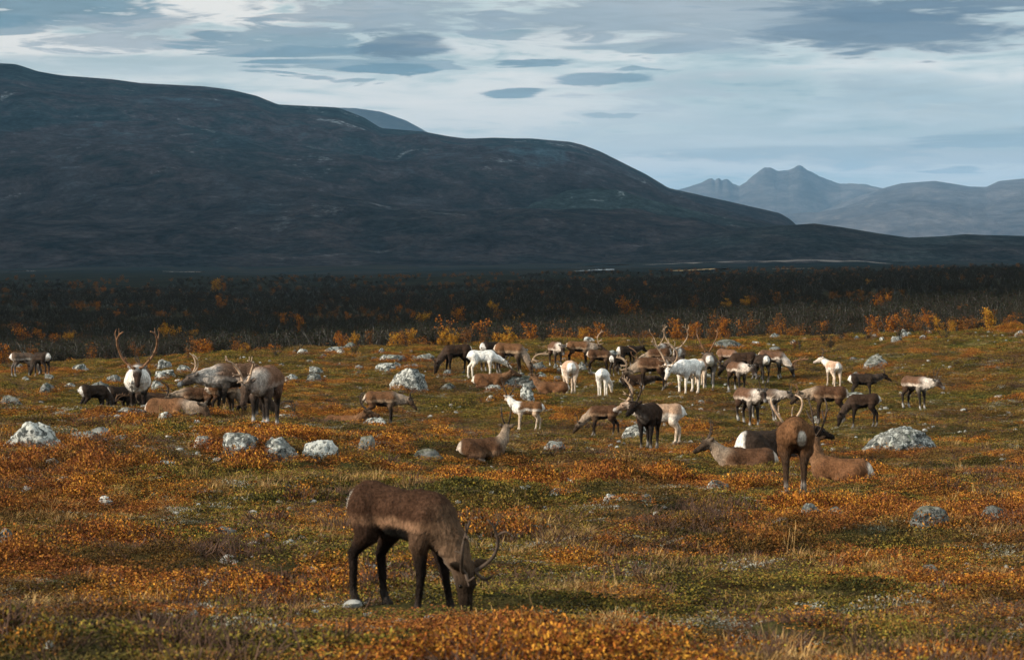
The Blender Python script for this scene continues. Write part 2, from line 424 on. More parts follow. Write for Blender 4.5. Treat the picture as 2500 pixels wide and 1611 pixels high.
def massif(name, sil, dist, d0, depth_back, mat, nz_amp, nz_scale, seed, power=1.5, zb=-33.0, nx=360, ns=70, jag=0.0, label=None, ext=400):
    """a mountain whose crest follows the photograph's skyline and whose slope runs down to its foot at d0"""
    px = np.array([s[0] for s in sil], float); py = np.array([s[1] for s in sil], float)
    gx = np.linspace(px[0] - ext, px[-1] + ext, nx)
    gy = np.interp(gx, px, py)
    e0 = HOR + 60
    gy = np.where(gx < px[0], py[0] + (px[0] - gx) * .12, gy); gy = np.where(gx > px[-1], py[-1] + (gx - px[-1]) * .10, gy)
    gy = np.minimum(gy, HOR + 12)
    gs = _gauss(gy[None, :], nx / 40.0, 1)[0]
    a = (gx - 1250) / F
    crest = dist * (1 + .03 * np.sin(gx / 420. + seed))
    s = np.concatenate([np.linspace(0, 1, ns), 1 + np.linspace(0, 1, 14)[1:]])
    S, Aa = np.meshgrid(s, a, indexing='ij')
    C = np.broadcast_to(crest, S.shape); GY = np.broadcast_to(gy, S.shape)
    D = np.where(S <= 1, d0 + (C - d0) * S, C + depth_back * (S - 1))
    GS = np.broadcast_to(np.maximum(gs, gy), S.shape); kS = sstep(S, .60, .97)
    Hc = (HOR - (GS * (1 - kS) + GY * kS)) / F * C - zb
    prof = np.where(S <= 1, np.power(np.clip(S, 0, 1), power), np.clip(1 - (S - 1) ** 1.2, 0, 1))
    X = Aa * D; Y = D
    n = fbm(X / nz_scale, Y / nz_scale, octv=6, seed=seed)
    n2 = 1 - np.abs(fbm(X / (nz_scale * .5), Y / (nz_scale * .9), octv=5, seed=seed + 40)) * 2
    env = np.clip(S * 3.5, 0, 1) * (1 - .93 * sstep(S, .70, .99))
    Z = zb + Hc * prof + nz_amp * env * (n * 1.1 + n2 * .35)
    if jag: Z = Z + jag * sstep(S, .975, 1.0) * (1 - sstep(S, 1.0, 1.15)) * fbm(X / (nz_scale * .12), Y / (nz_scale * .3), octv=4, seed=seed + 9)
    Z = np.where(S >= 1.999, zb - 5, Z)
    V = np.stack([X, Y, Z], -1).reshape(-1, 3)
    o = mesh_obj(name, V, grid_faces(len(s), nx), mat)
    tag(o, label, kind='structure')
    return o


MK = 1.046
SIL_MAIN = [(0, 150), (40, 152), (60, 158), (90, 168), (150, 178), (270, 187), (330, 195), (480, 203), (540, 211), (600, 225), (650, 245), (790, 252), (850, 275), (890, 300), (985, 308), (1050, 320), (1090, 325),
            (1150, 323), (1240, 325), (1330, 333), (1360, 340), (1400, 355), (1450, 380), (1510, 410), (1560, 440), (1620, 452), (1700, 470), (1780, 488), (1820, 497), (1845, 512), (1870, 535), (1920, 560)]
SIL_KNOB = [(1040, 500), (1120, 488), (1200, 472), (1270, 455), (1330, 444), (1400, 440), (1450, 445), (1500, 462), (1560, 478), (1620, 492), (1700, 508), (1770, 520), (1860, 530), (1950, 548)]
SIL_FAR = [(700, 290), (760, 262), (790, 253), (830, 254), (890, 262), (950, 283), (990, 305), (1060, 345)]
SIL_PEAK = [(1480, 480), (1540, 455), (1575, 443), (1630, 430), (1650, 421), (1660, 417), (1668, 422), (1676, 415), (1684, 422), (1696, 420), (1710, 429), (1725, 433), (1740, 424), (1770, 403), (1785, 395), (1798, 394), (1812, 400),
            (1828, 399), (1840, 400), (1852, 394), (1864, 387), (1872, 390), (1886, 401), (1905, 412), (1930, 424), (1960, 432), (2000, 431), (2030, 433), (2070, 441), (2120, 447)]
SIL_PEAK2 = [(1900, 500), (2000, 460), (2060, 441), (2100, 430), (2140, 427), (2180, 424), (2220, 430), (2260, 437), (2300, 438), (2330, 424), (2390, 418), (2450, 420)]
SIL_LOW = [(1700, 540), (1760, 531), (1830, 527), (1900, 522), (1960, 530), (2050, 545), (2120, 555), (2200, 552), (2250, 547), (2300, 549), (2390, 551), (2500, 553)]
sc_ = lambda L: [(x * MK, y * MK) for x, y in L]
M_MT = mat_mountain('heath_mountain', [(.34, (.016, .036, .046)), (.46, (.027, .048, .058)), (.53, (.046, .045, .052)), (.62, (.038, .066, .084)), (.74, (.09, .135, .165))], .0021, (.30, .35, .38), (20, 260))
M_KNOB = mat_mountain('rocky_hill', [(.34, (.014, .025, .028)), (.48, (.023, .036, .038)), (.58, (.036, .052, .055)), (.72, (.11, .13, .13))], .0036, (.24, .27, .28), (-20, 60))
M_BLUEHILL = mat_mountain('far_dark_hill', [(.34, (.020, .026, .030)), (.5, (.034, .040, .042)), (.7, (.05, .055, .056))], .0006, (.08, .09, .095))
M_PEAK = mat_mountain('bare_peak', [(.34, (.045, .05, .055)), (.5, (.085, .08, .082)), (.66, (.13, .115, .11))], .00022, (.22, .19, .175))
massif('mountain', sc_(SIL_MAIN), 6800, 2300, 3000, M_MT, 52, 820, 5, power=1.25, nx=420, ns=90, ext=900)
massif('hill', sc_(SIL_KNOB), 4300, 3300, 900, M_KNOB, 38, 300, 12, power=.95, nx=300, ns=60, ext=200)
massif('distant_hill', sc_(SIL_FAR), 24000, 20500, 3500, M_BLUEHILL, 60, 2600, 31, power=.8, nx=120, ns=30, ext=100)
massif('distant_mountain', sc_(SIL_PEAK), 36000, 27000, 4000, M_PEAK, 150, 3000, 44, power=.95, nx=260, ns=60, jag=55, ext=120)
massif('distant_mountain', sc_(SIL_PEAK2), 30000, 21000, 4000, M_PEAK, 100, 2600, 52, power=.75, nx=220, ns=60, ext=300)
massif('low_ridge', sc_(SIL_LOW), 3100, 2450, 500, M_KNOB, 5, 240, 61, power=.9, nx=220, ns=40, ext=300)

# pale strips on the valley floor: a shallow pond, sand banks and a gravel track seen edge-on
M_WATER, t_ = material('pond_water'); principled(t_, (.05, .07, .08), .25, bump(t_, t_.noise(t_.n('ShaderNodeNewGeometry').outputs['Position'], .5, 3), .05, .05), .5)
M_SAND = mat_flat('golden_sedge', (.30, .17, .06), (.52, .34, .15), .05)
M_GRAVEL = mat_flat('pale_gravel', (.11, .092, .082), (.21, .175, .155), .05)


def strip(name, pts, d, wd, mat, lift=.35):
    P = np.array(pts, float); n = 40
    px = np.interp(np.linspace(0, 1, n), np.linspace(0, 1, len(P)), P[:, 0]); dd = np.interp(np.linspace(0, 1, n), np.linspace(0, 1, len(P)), P[:, 1])
    rr = np.random.default_rng(int(P[0, 0])); w = wd * (np.sin(np.linspace(0.02, math.pi - .02, n)) ** .6) * (1 + .35 * rr.standard_normal(n)).clip(.3, 2)
    V = []
    for k in (-1, 0, 1):
        y = dd + k * w; x = (px - 1250) / F * y
        V.append(np.stack([x, y, terrain(x, y) + lift], -1))
    o = mesh_obj(name, np.concatenate(V), grid_faces(3, n), mat); tag(o, kind='structure')


strip('pond', [(1400, 1560), (1450, 1590), (1500, 1620)], 0, 35, M_WATER, 1.2)
strip('sand_bank', [(1590, 1350), (1690, 1420), (1790, 1560)], 0, 40, M_SAND, 1.0)
strip('sand_bank', [(1885, 1250), (1940, 1265), (1990, 1270)], 0, 16, M_SAND, .9)
strip('sand_bank', [(395, 1750), (450, 1760), (500, 1770)], 0, 22, M_GRAVEL, 1.4)
strip('sand_bank', [(10, 2050), (50, 2060), (90, 2070)], 0, 24, M_GRAVEL, 1.6)
strip('track', [(1330, 2250), (1560, 2290), (1760, 2300), (1950, 2280), (2080, 2220), (2220, 2060)], 0, 16, M_GRAVEL, 2.2)

# the cloud bank above and behind the camera's left that keeps the sun off the scrub, valley and mountain
def build_cloud():
    alt = 2300.0; k = alt / math.tan(SUN_EL); ox, oy = math.sin(SUN_AZ) * k, math.cos(SUN_AZ) * k
    nu, nv = 150, 150
    U, W = np.meshgrid(np.linspace(-1, 1, nu), np.linspace(0, 1, nv), indexing='ij')
    y = 262 + W ** 2.2 * 17000; x = U * (950 + .34 * y)
    edge = np.minimum(np.minimum(1 - np.abs(U), (1 - W)) * 6, 1)
    ux, uy = x / 620, y / 620
    n = fbm(ux, uy, octv=5, seed=71)
    y = y + np.where(W < .3, (1 - W / .3), 0) * (28 * fbm(x / 70, x * 0 + 3, octv=4, seed=75))
    th = 260 * np.sqrt(np.clip(edge, 0, 1)) * np.clip(W * 8 + .12, 0, 1) * (1 + .7 * n)
    top = np.stack([x + ox, y + oy, alt + th], -1).reshape(-1, 3); bot = np.stack([x + ox, y + oy, alt - th * .35 - 2], -1).reshape(-1, 3)
    f = grid_faces(nu, nv); ring = list(range(0, nv)) + [i * nv + nv - 1 for i in range(1, nu)] + [(nu - 1) * nv + q for q in range(nv - 2, -1, -1)] + [i * nv for i in range(nu - 2, 0, -1)]
    side = np.array([(ring[i], ring[(i + 1) % len(ring)], ring[(i + 1) % len(ring)] + nu * nv, ring[i] + nu * nv) for i in range(len(ring))])
    m, t = material('cloud'); principled(t, (.82, .84, .86), 1.0, None, 0)
    o = mesh_obj('cloud', np.concatenate([top, bot]), np.concatenate([f, f[:, ::-1] + nu * nv, side]), m); tag(o, kind='structure')


build_cloud()
#=SPLIT1=
# ------------------------------------------------------------------ rocks
import bmesh


def ico(sub):
    b = bmesh.new(); bmesh.ops.create_icosphere(b, subdivisions=sub, radius=1.0)
    v = np.array([x.co[:] for x in b.verts]); f = np.array([[q.index for q in p.verts] for p in b.faces]); b.free()
    return v, f


ICO = {k: ico(k) for k in (2, 3, 4, 5)}
ROCKS = []       # footprints: x, y, radius (ground cover keeps off their tops)


def rock_shape(seed, sub, boxy=0.0, rough=1.0):
    v, f = ICO[sub]
    rg = np.random.default_rng(seed)
    d = v.copy()
    r = np.ones(len(d))
    for k in range(13):                                   # broken faces
        n = rg.normal(size=3); n[2] = abs(n[2]) * .8 + .1; n /= np.linalg.norm(n)
        off = rg.uniform(.50, .92); dt = d @ n
        r = np.minimum(r, np.where(dt > .05, off / np.maximum(dt, .05), 9))
    r = .80 * np.minimum(r, 1.12) + .20
    if boxy: 
        q = 1 / np.maximum(np.abs(d[:, 0]), np.maximum(np.abs(d[:, 1]), np.abs(d[:, 2])))
        r = r * (1 - boxy) + boxy * np.minimum(q, 1.35)
    o = rg.uniform(-50, 50, 3)
    r = r * (1 + rough * (.20 * fbm(d[:, 0] * 1.3 + o[0], d[:, 1] * 1.3 + o[1], d[:, 2] * 1.3 + o[2], 3, seed) + .10 * fbm(d[:, 0] * 5 + o[1], d[:, 1] * 5, d[:, 2] * 5 + o[0], 3, seed + 5)))
    return d * r[:, None], f


def rock(px, py, w, h, seed, label, group=None, tone=.5, moss=.15, boxy=0., sub=4, tilt=0., name='boulder', shared=None):
    u = hit(px, py)
    s = u[1] / F
    W = w * s; H = h * s * 1.08; Dp = W * (.55 + .25 * ((seed * 37) % 10) / 10)
    y = u[1] + Dp * .30; x = u[0] * y / u[1]
    z = float(terrain(x, y))
    if shared is None:
        v, f = rock_shape(seed, sub, boxy)
        v = v / np.array([np.abs(v[:, 0]).max(), np.abs(v[:, 1]).max(), v[:, 2].max()])
        o = mesh_obj(name, v, f, M_ROCK)
    else:
        o = bpy.data.objects.new(name, shared); link(o)
    o.scale = (W / 2, Dp / 2, H * .80); o.location = (x, y, z + H * .18)
    o.rotation_euler = (0, R(tilt), 0 if shared is None else (seed * 1.7) % 6.28)
    o['tone'] = tone; o['moss'] = moss
    tag(o, label, 'rock', group)
    ROCKS.append((x, y, W * .5, Dp * .5))
    return o


BIG = [
 (80, 1097, 168, 62, 'broad pale boulder with black lichen patches at the left edge of the picture', .72, .1, 0, -4),
 (204, 1078, 105, 23, 'long flat grey slab lying just right of the broad pale boulder', .45, .2, 0, 0),
 (297, 1083, 50, 18, 'small smooth grey stone beside the long flat slab', .45, .1, 0, 0),
 (500, 1092, 66, 26, 'low lichen stone at the left end of the row of four boulders', .6, .2, 0, 0),
 (590, 1113, 104, 44, 'flat-topped grey boulder second in the row of four', .58, .15, .4, 3),
 (678, 1126, 105, 50, 'dark-speckled boulder between the flat-topped one and the smooth white one', .52, .15, 0, 0),
 (786, 1130, 110, 52, 'smooth rounded whitish boulder at the right end of the row of four', .82, .0, 0, 5),
 (897, 1108, 60, 42, 'dark mossy stone between the whitish boulder and the lying reindeer', .30, .7, 0, 0),
 (1000, 958, 112, 56, 'big round lichen boulder standing behind the neck of the tan grazing reindeer', .60, .1, 0, 0),
 (918, 1044, 72, 21, 'low white-crusted rock at the front hooves of the tan grazing reindeer', .72, .1, 0, 0),
 (318, 1017, 78, 20, 'smooth greenish oval stone at the feet of the large-antlered bull', .55, .3, 0, 0),
 (403, 1022, 36, 13, 'small pale stone against the flank of the resting brown reindeer', .7, .1, 0, 0),
 (1262, 946, 100, 29, 'long block-shaped rock with mossy front behind the brown-and-white reindeer', .5, .65, .7, 2),
 (1205, 957, 46, 17, 'low pale rock below the long block-shaped one', .68, .1, 0, 0),
 (1283, 985, 46, 42, 'upright rounded rock right below the long block-shaped one', .62, .1, 0, 0),
 (1198, 979, 26, 13, 'little white stone left of the upright rounded rock', .9, 0, 0, 0),
 (2202, 1114, 206, 66, 'huge speckled boulder at right behind the orange shrubs', .58, .12, .15, 0),
 (2140, 901, 76, 32, 'slanting mossy lichen slab on the green slope at right', .5, .35, 0, -14),
 (1564, 1070, 98, 32, 'pale rock behind the legs of the dark frontal reindeer', .62, .1, 0, 0),
 (1750, 1196, 64, 22, 'bluish flat stone below the reindeer resting with its head up', .55, .15, 0, 6),
 (2270, 1292, 108, 52, 'grass-grown grey boulder left of its twin at lower right', .34, .5, 0, 0),
 (2420, 1294, 94, 54, 'grass-grown grey boulder at the right edge, right of its twin', .38, .45, 0, 0),
 (1975, 1268, 60, 38, 'left stone of the half-buried pair in front of the rear-facing reindeer', .45, .25, 0, 0),
 (2040, 1272, 66, 34, 'right stone of the half-buried pair in front of the rear-facing reindeer', .48, .2, 0, 0),
 (2265, 1417, 80, 34, 'bluish rounded stone alone among dark shrubs at lower right', .36, .15, 0, 0),
 (257, 1233, 44, 19, 'single white stone beside a dark green cushion at left', .92, 0, 0, 0),
 (653, 1326, 34, 20, 'small bluish pointed stone left of the foreground reindeer', .42, 0, 0, 0),
 (15, 1347, 64, 52, 'blue-grey stone cut off by the left edge of the picture', .40, .1, 0, 0),
 (550, 1314, 62, 20, 'flat greenish stone left of the small bluish pointed one', .5, .25, 0, 0),
 (392, 1144, 98, 17, 'long flat white rock in front of the row of four boulders', .84, 0, 0, 0),
 (258, 1143, 72, 20, 'flat bluish rock left of the long flat white one', .42, .2, 0, 0),
 (125, 1146, 92, 22, 'low pair-topped pale rock under the broad pale boulder', .62, .1, 0, 0),
 (1497, 1229, 60, 21, 'sunlit flat pale stone in the orange shrubs at centre', .74, 0, 0, 0),
 (1362, 1209, 44, 15, 'small pale stone left of the sunlit flat one', .7, 0, 0, 0),
 (1575, 1226, 42, 15, 'grey stone just right of the sunlit flat pale one', .55, .1, 0, 0),
 (470, 1532, 42, 40, 'dark bluish stone half sunk beside a tan grass tuft at lower left', .30, .2, 0, 0),
 (1145, 1602, 80, 32, 'dark mossy stone at the bottom edge left of centre', .35, .6, 0, 0),
 (1350, 1618, 95, 40, 'dark grey stone at the bottom edge right of centre', .3, .4, 0, 0),
 (1277, 1546, 24, 13, 'small white pebble-like stone below the muzzle of the foreground reindeer', .95, 0, 0, 0),
 (118, 1581, 24, 15, 'small whitish stone near the lower left corner', .9, 0, 0, 0),
 (300, 1545, 40, 20, 'pale broken stone left of the dark bluish sunk one', .8, .1, 0, 0),
 (1350, 1105, 60, 22, 'grey stone in the shrubs right of the reindeer resting with head turned away', .55, .1, 0, 0),
 (2000, 1278, 34, 11, 'thin pale stone lying under the half-buried pair', .7, 0, 0, 0),
 (1040, 1122, 90, 24, 'flat mossy grey rock between the whitish boulder and the reindeer resting with head turned away', .34, .55, 0, 0),
 (960, 885, 76, 15, 'long low lichen rock left of the dark grazing reindeer', .55, .2, 0, 0),
 (1036, 884, 74, 19, 'humped speckled rock touching the dark grazing reindeer', .5, .2, 0, 0),
 (943, 907, 66, 19, 'pale-topped long rock above the big round boulder', .66, .15, 0, 0),
 (878, 906, 32, 15, 'roundish pale rock left of the pale-topped long one', .62, .1, 0, 0),
 (818, 861, 64, 13, 'flat grey rocks edge on the far rim left of the leaning stick', .6, .1, 0, 0),
 (855, 853, 44, 20, 'dark peaked rock on the far rim with a pale stick on it', .4, .3, 0, 0),
 (738, 865, 32, 13, 'rounded whitish rock on the far rim behind the two brown bulls', .75, 0, 0, 0),
 (770, 914, 46, 18, 'grey rock in the rusty heath right of the tall frontal reindeer', .55, .15, 0, 0),
 (765, 935, 44, 20, 'stepped grey rock just below the grey one in the rusty heath', .48, .25, 0, 0),
 (708, 931, 44, 17, 'flat pale rock touching the rump of the tall frontal reindeer', .62, .15, 0, 0),
 (196, 908, 44, 17, 'speckled rock right of the two far reindeer at left', .58, .1, 0, 0),
 (113, 963, 50, 28, 'dark mossy rock pile at left under the two far reindeer', .4, .35, 0, 0),
 (170, 948, 34, 12, 'flat light rock right of the dark mossy pile', .66, 0, 0, 0),
 (25, 995, 66, 28, 'dark lichen hummock rock at the left edge above the broad pale boulder', .40, .4, 0, 0),
 (400, 905, 46, 24, 'largest of the grey rocks behind the antlers of the big bull', .55, .1, 0, 0),
 (412, 923, 42, 20, 'pale rock right of the big bull, below the largest grey one', .66, .1, 0, 0),
 (450, 908, 42, 16, 'low grey rock between the big bull and the white-muzzled bull', .55, .2, 0, 0),
 (385, 952, 46, 22, 'black and white rock just right of the big bull', .55, .1, 0, 0),
 (275, 938, 42, 18, 'grey rock left of the chest of the big bull', .5, .2, 0, 0),
 (240, 955, 60, 24, 'mossy grey rock behind the two grazing rumps at left', .45, .35, 0, 0),
 (1775, 852, 92, 17, 'long mossy rock behind the antlers at the right of the crowd', .45, .4, 0, 0),
 (1890, 860, 34, 12, 'grey rock above the reindeer with forward-swept antlers', .5, .2, 0, 0),
 (1886, 806, 22, 14, 'round pale rock at the scrub edge, left of the domed one', .72, 0, 0, 0),
 (2055, 805, 36, 15, 'domed grey rock at the scrub edge below a yellow bush', .6, .1, 0, 0),
 (1893, 827, 34, 13, 'low speckled rock in the far turf below the round pale one', .55, .1, 0, 0),
 (2205, 828, 26, 22, 'upright pale rock on the far slope left of the big yellow birch', .66, .1, 0, 0),
 (2188, 838, 34, 16, 'flat rock leaning against the upright pale one', .5, .2, 0, 0),
 (2490, 822, 30, 16, 'pale rock at the far right edge of the slope', .66, .1, 0, 0),
 (1310, 906, 60, 22, 'dark boulder right of the antlers of the pale-antlered grazer', .28, .2, 0, 0),
 (1420, 905, 28, 20, 'round speckled rock behind the tan rear-view reindeer', .5, .15, 0, 0),
 (1322, 925, 30, 16, 'lichen rock left of the tan rear-view reindeer', .56, .15, 0, 0),
 (1440, 835, 30, 12, 'small pale rock at the scrub edge left of the crowd', .7, 0, 0, 0),
 (1485, 822, 30, 13, 'grey rock at the scrub edge above the crowd', .55, 0, 0, 0),
 (1095, 955, 42, 18, 'brown mossy mound of rock below the white reindeer', .3, .8, 0, 0),
]
def build_rocks():
    for i, (px, py, w, h, lab, tone, moss, boxy, tilt) in enumerate(BIG):
        rock(px, py, w, h, 100 + i, lab, None, tone, moss, boxy, 5 if w > 95 else 4 if w > 40 else 3, tilt)
    shapes = []
    for k in range(7):
        v, f = rock_shape(900 + k, 3); v = v / np.array([np.abs(v[:, 0]).max(), np.abs(v[:, 1]).max(), v[:, 2].max()])
        me = bpy.data.meshes.new('stone'); me.from_pydata(v.tolist(), [], f.tolist()); me.polygons.foreach_set('use_smooth', np.ones(len(f), bool)); me.materials.append(M_ROCK)
        shapes.append(me)
    rg = random.Random(5)
    def many(n, x0, x1, y0, y1, w0, w1, flat, label, group, tone):
        for k in range(n):
            w = rg.uniform(w0, w1) * (1.0 if rg.random() < .8 else 1.5)
            rock(rg.uniform(x0, x1), rg.uniform(y0, y1), w, w * rg.uniform(*flat), rg.randrange(9999), label, group, rg.uniform(*tone), rg.uniform(0, .3), 0, 3, 0, 'stone', shapes[rg.randrange(7)])
    many(40, 1630, 1800, 803, 828, 9, 22, (.35, .55), 'small grey stone in the stone field at the scrub edge behind the crowd', 'stones of the field behind the crowd', (.45, .7))
    many(22, 1820, 2330, 806, 850, 10, 24, (.3, .5), 'small grey stone scattered on the far turf at right', 'stones on the far turf at right', (.4, .7))
    many(26, 640, 1130, 858, 930, 12, 28, (.3, .5), 'small lichen stone scattered on the orange heath left of the white reindeer', 'stones on the orange heath', (.4, .75))
    many(26, 0, 480, 895, 965, 12, 30, (.3, .5), 'small lichen stone scattered on the left heath behind the bulls', 'stones behind the bulls', (.4, .75))
    many(24, 1250, 1500, 845, 940, 12, 26, (.35, .6), 'small lichen stone lying among the left part of the crowd', 'stones among the crowd', (.4, .7))
    many(16, 150, 820, 1040, 1330, 14, 34, (.28, .5), 'small pale stone in the shrubs at left around the boulders', 'stones in the left shrubs', (.5, .85))
    many(16, 20, 760, 1012, 1160, 34, 66, (.16, .26), 'low flat lichen slab sunk in the turf below the left-hand group', 'flat slabs below the left-hand group', (.4, .65))
    many(9, 1500, 2450, 860, 990, 22, 46, (.18, .28), 'low flat lichen slab sunk in the green slope at right', 'flat slabs on the right-hand slope', (.4, .6))
    many(12, 1150, 2400, 1200, 1420, 14, 34, (.28, .5), 'small pale stone in the orange shrubs at right', 'stones in the right shrubs', (.5, .85))
    many(10, 1400, 2450, 920, 1060, 10, 24, (.28, .5), 'small grey stone in the green turf among the right-hand reindeer', 'stones in the right turf', (.4, .7))


build_rocks()
u_ = hit(868, 848)
def stick():
    a = Vector((u_[0] - .2, u_[1] - .2, u_[2] + .32)); b = Vector((u_[0] + .55, u_[1] - .5, u_[2] + .02)); v = []; f = []
    d = (b - a).normalized(); s = d.cross(Vector((0, 0, 1))).normalized(); up = s.cross(d)
    for i in range(7):
        p = a.lerp(b, i / 6) + up * .02 * math.sin(i * 2.1)
        for k in range(6):
            v.append(p + (s * math.cos(k * 1.047) + up * math.sin(k * 1.047)) * (.035 - .003 * i))
    for i in range(6):
        for k in range(6): f.append((i * 6 + k, i * 6 + (k + 1) % 6, i * 6 + 6 + (k + 1) % 6, i * 6 + 6 + k))
    f += [tuple(range(5, -1, -1)), tuple(range(36, 42))]
    tag(mesh_obj('dead_branch', v, f, M_ANT_PALE), 'short bleached stick leaning on the dark peaked rock', 'stick')
stick()

# ------------------------------------------------------------------ reindeer
def capsule(P, a, b, ra, rb, ky):
    Q = P.copy(); Q[..., 1] = (P[..., 1] - a[1]) * ky + a[1]
    b2 = b.copy(); b2[1] = (b[1] - a[1]) * ky + a[1]
    ab = b2 - a; L = float(ab @ ab) + 1e-9
    t = np.clip(((Q - a) @ ab) / L, 0, 1)
    return np.linalg.norm(Q - a - t[..., None] * ab, axis=-1) - (ra + (rb - ra) * t)


def surface_nets(D, org, vs):
    ins = D < 0
    c = [ins[dx:ins.shape[0] - 1 + dx, dy:ins.shape[1] - 1 + dy, dz:ins.shape[2] - 1 + dz].astype(np.int8) for dx in (0, 1) for dy in (0, 1) for dz in (0, 1)]
    cnt = sum(c); act = (cnt > 0) & (cnt < 8)
    ids = -np.ones(act.shape, np.int64); cells = np.argwhere(act); ids[act] = np.arange(len(cells))
    acc = np.zeros((len(cells), 3)); num = np.zeros(len(cells))
    I, J, K = cells.T
    for ax in range(3):
        o1, o2 = [q for q in range(3) if q != ax]
        for u in (0, 1):
            for v in (0, 1):
                off = np.zeros(3, int); off[o1] = u; off[o2] = v; off2 = off.copy(); off2[ax] = 1
                d0 = D[I + off[0], J + off[1], K + off[2]]; d1 = D[I + off2[0], J + off2[1], K + off2[2]]
                cr = (d0 < 0) != (d1 < 0)
                t = np.where(cr, d0 / np.where(cr, d0 - d1, 1), 0)
                p = np.tile(off.astype(float), (len(cells), 1)); p[:, ax] += t
                acc += p * cr[:, None]; num += cr
    V = (cells + acc / num[:, None]) * vs + org
    quads = []
    for ax in range(3):
        sl0 = [slice(None)] * 3; sl1 = [slice(None)] * 3; sl0[ax] = slice(0, -1); sl1[ax] = slice(1, None)
        a = ins[tuple(sl0)]; b = ins[tuple(sl1)]
        e = np.argwhere(a != b)
        o1, o2 = [(1, 2), (2, 0), (0, 1)][ax]
        e = e[(e[:, o1] > 0) & (e[:, o2] > 0) & (e[:, o1] < D.shape[o1] - 1) & (e[:, o2] < D.shape[o2] - 1)]
        q = []
        for (u, v) in ((1, 1), (0, 1), (0, 0), (1, 0)):
            g = e.copy(); g[:, o1] -= u; g[:, o2] -= v; q.append(ids[g[:, 0], g[:, 1], g[:, 2]])
        q = np.stack(q, -1)
        flip = ~a[e[:, 0], e[:, 1], e[:, 2]]
        q[flip] = q[flip][:, ::-1]
        quads.append(q)
    return V, np.concatenate(quads)


def rot2(v, a): c, s = math.cos(a), math.sin(a); return np.array([v[0] * c - v[1] * s, v[0] * s + v[1] * c, v[2]])
def A(*v): return np.array(v, float)


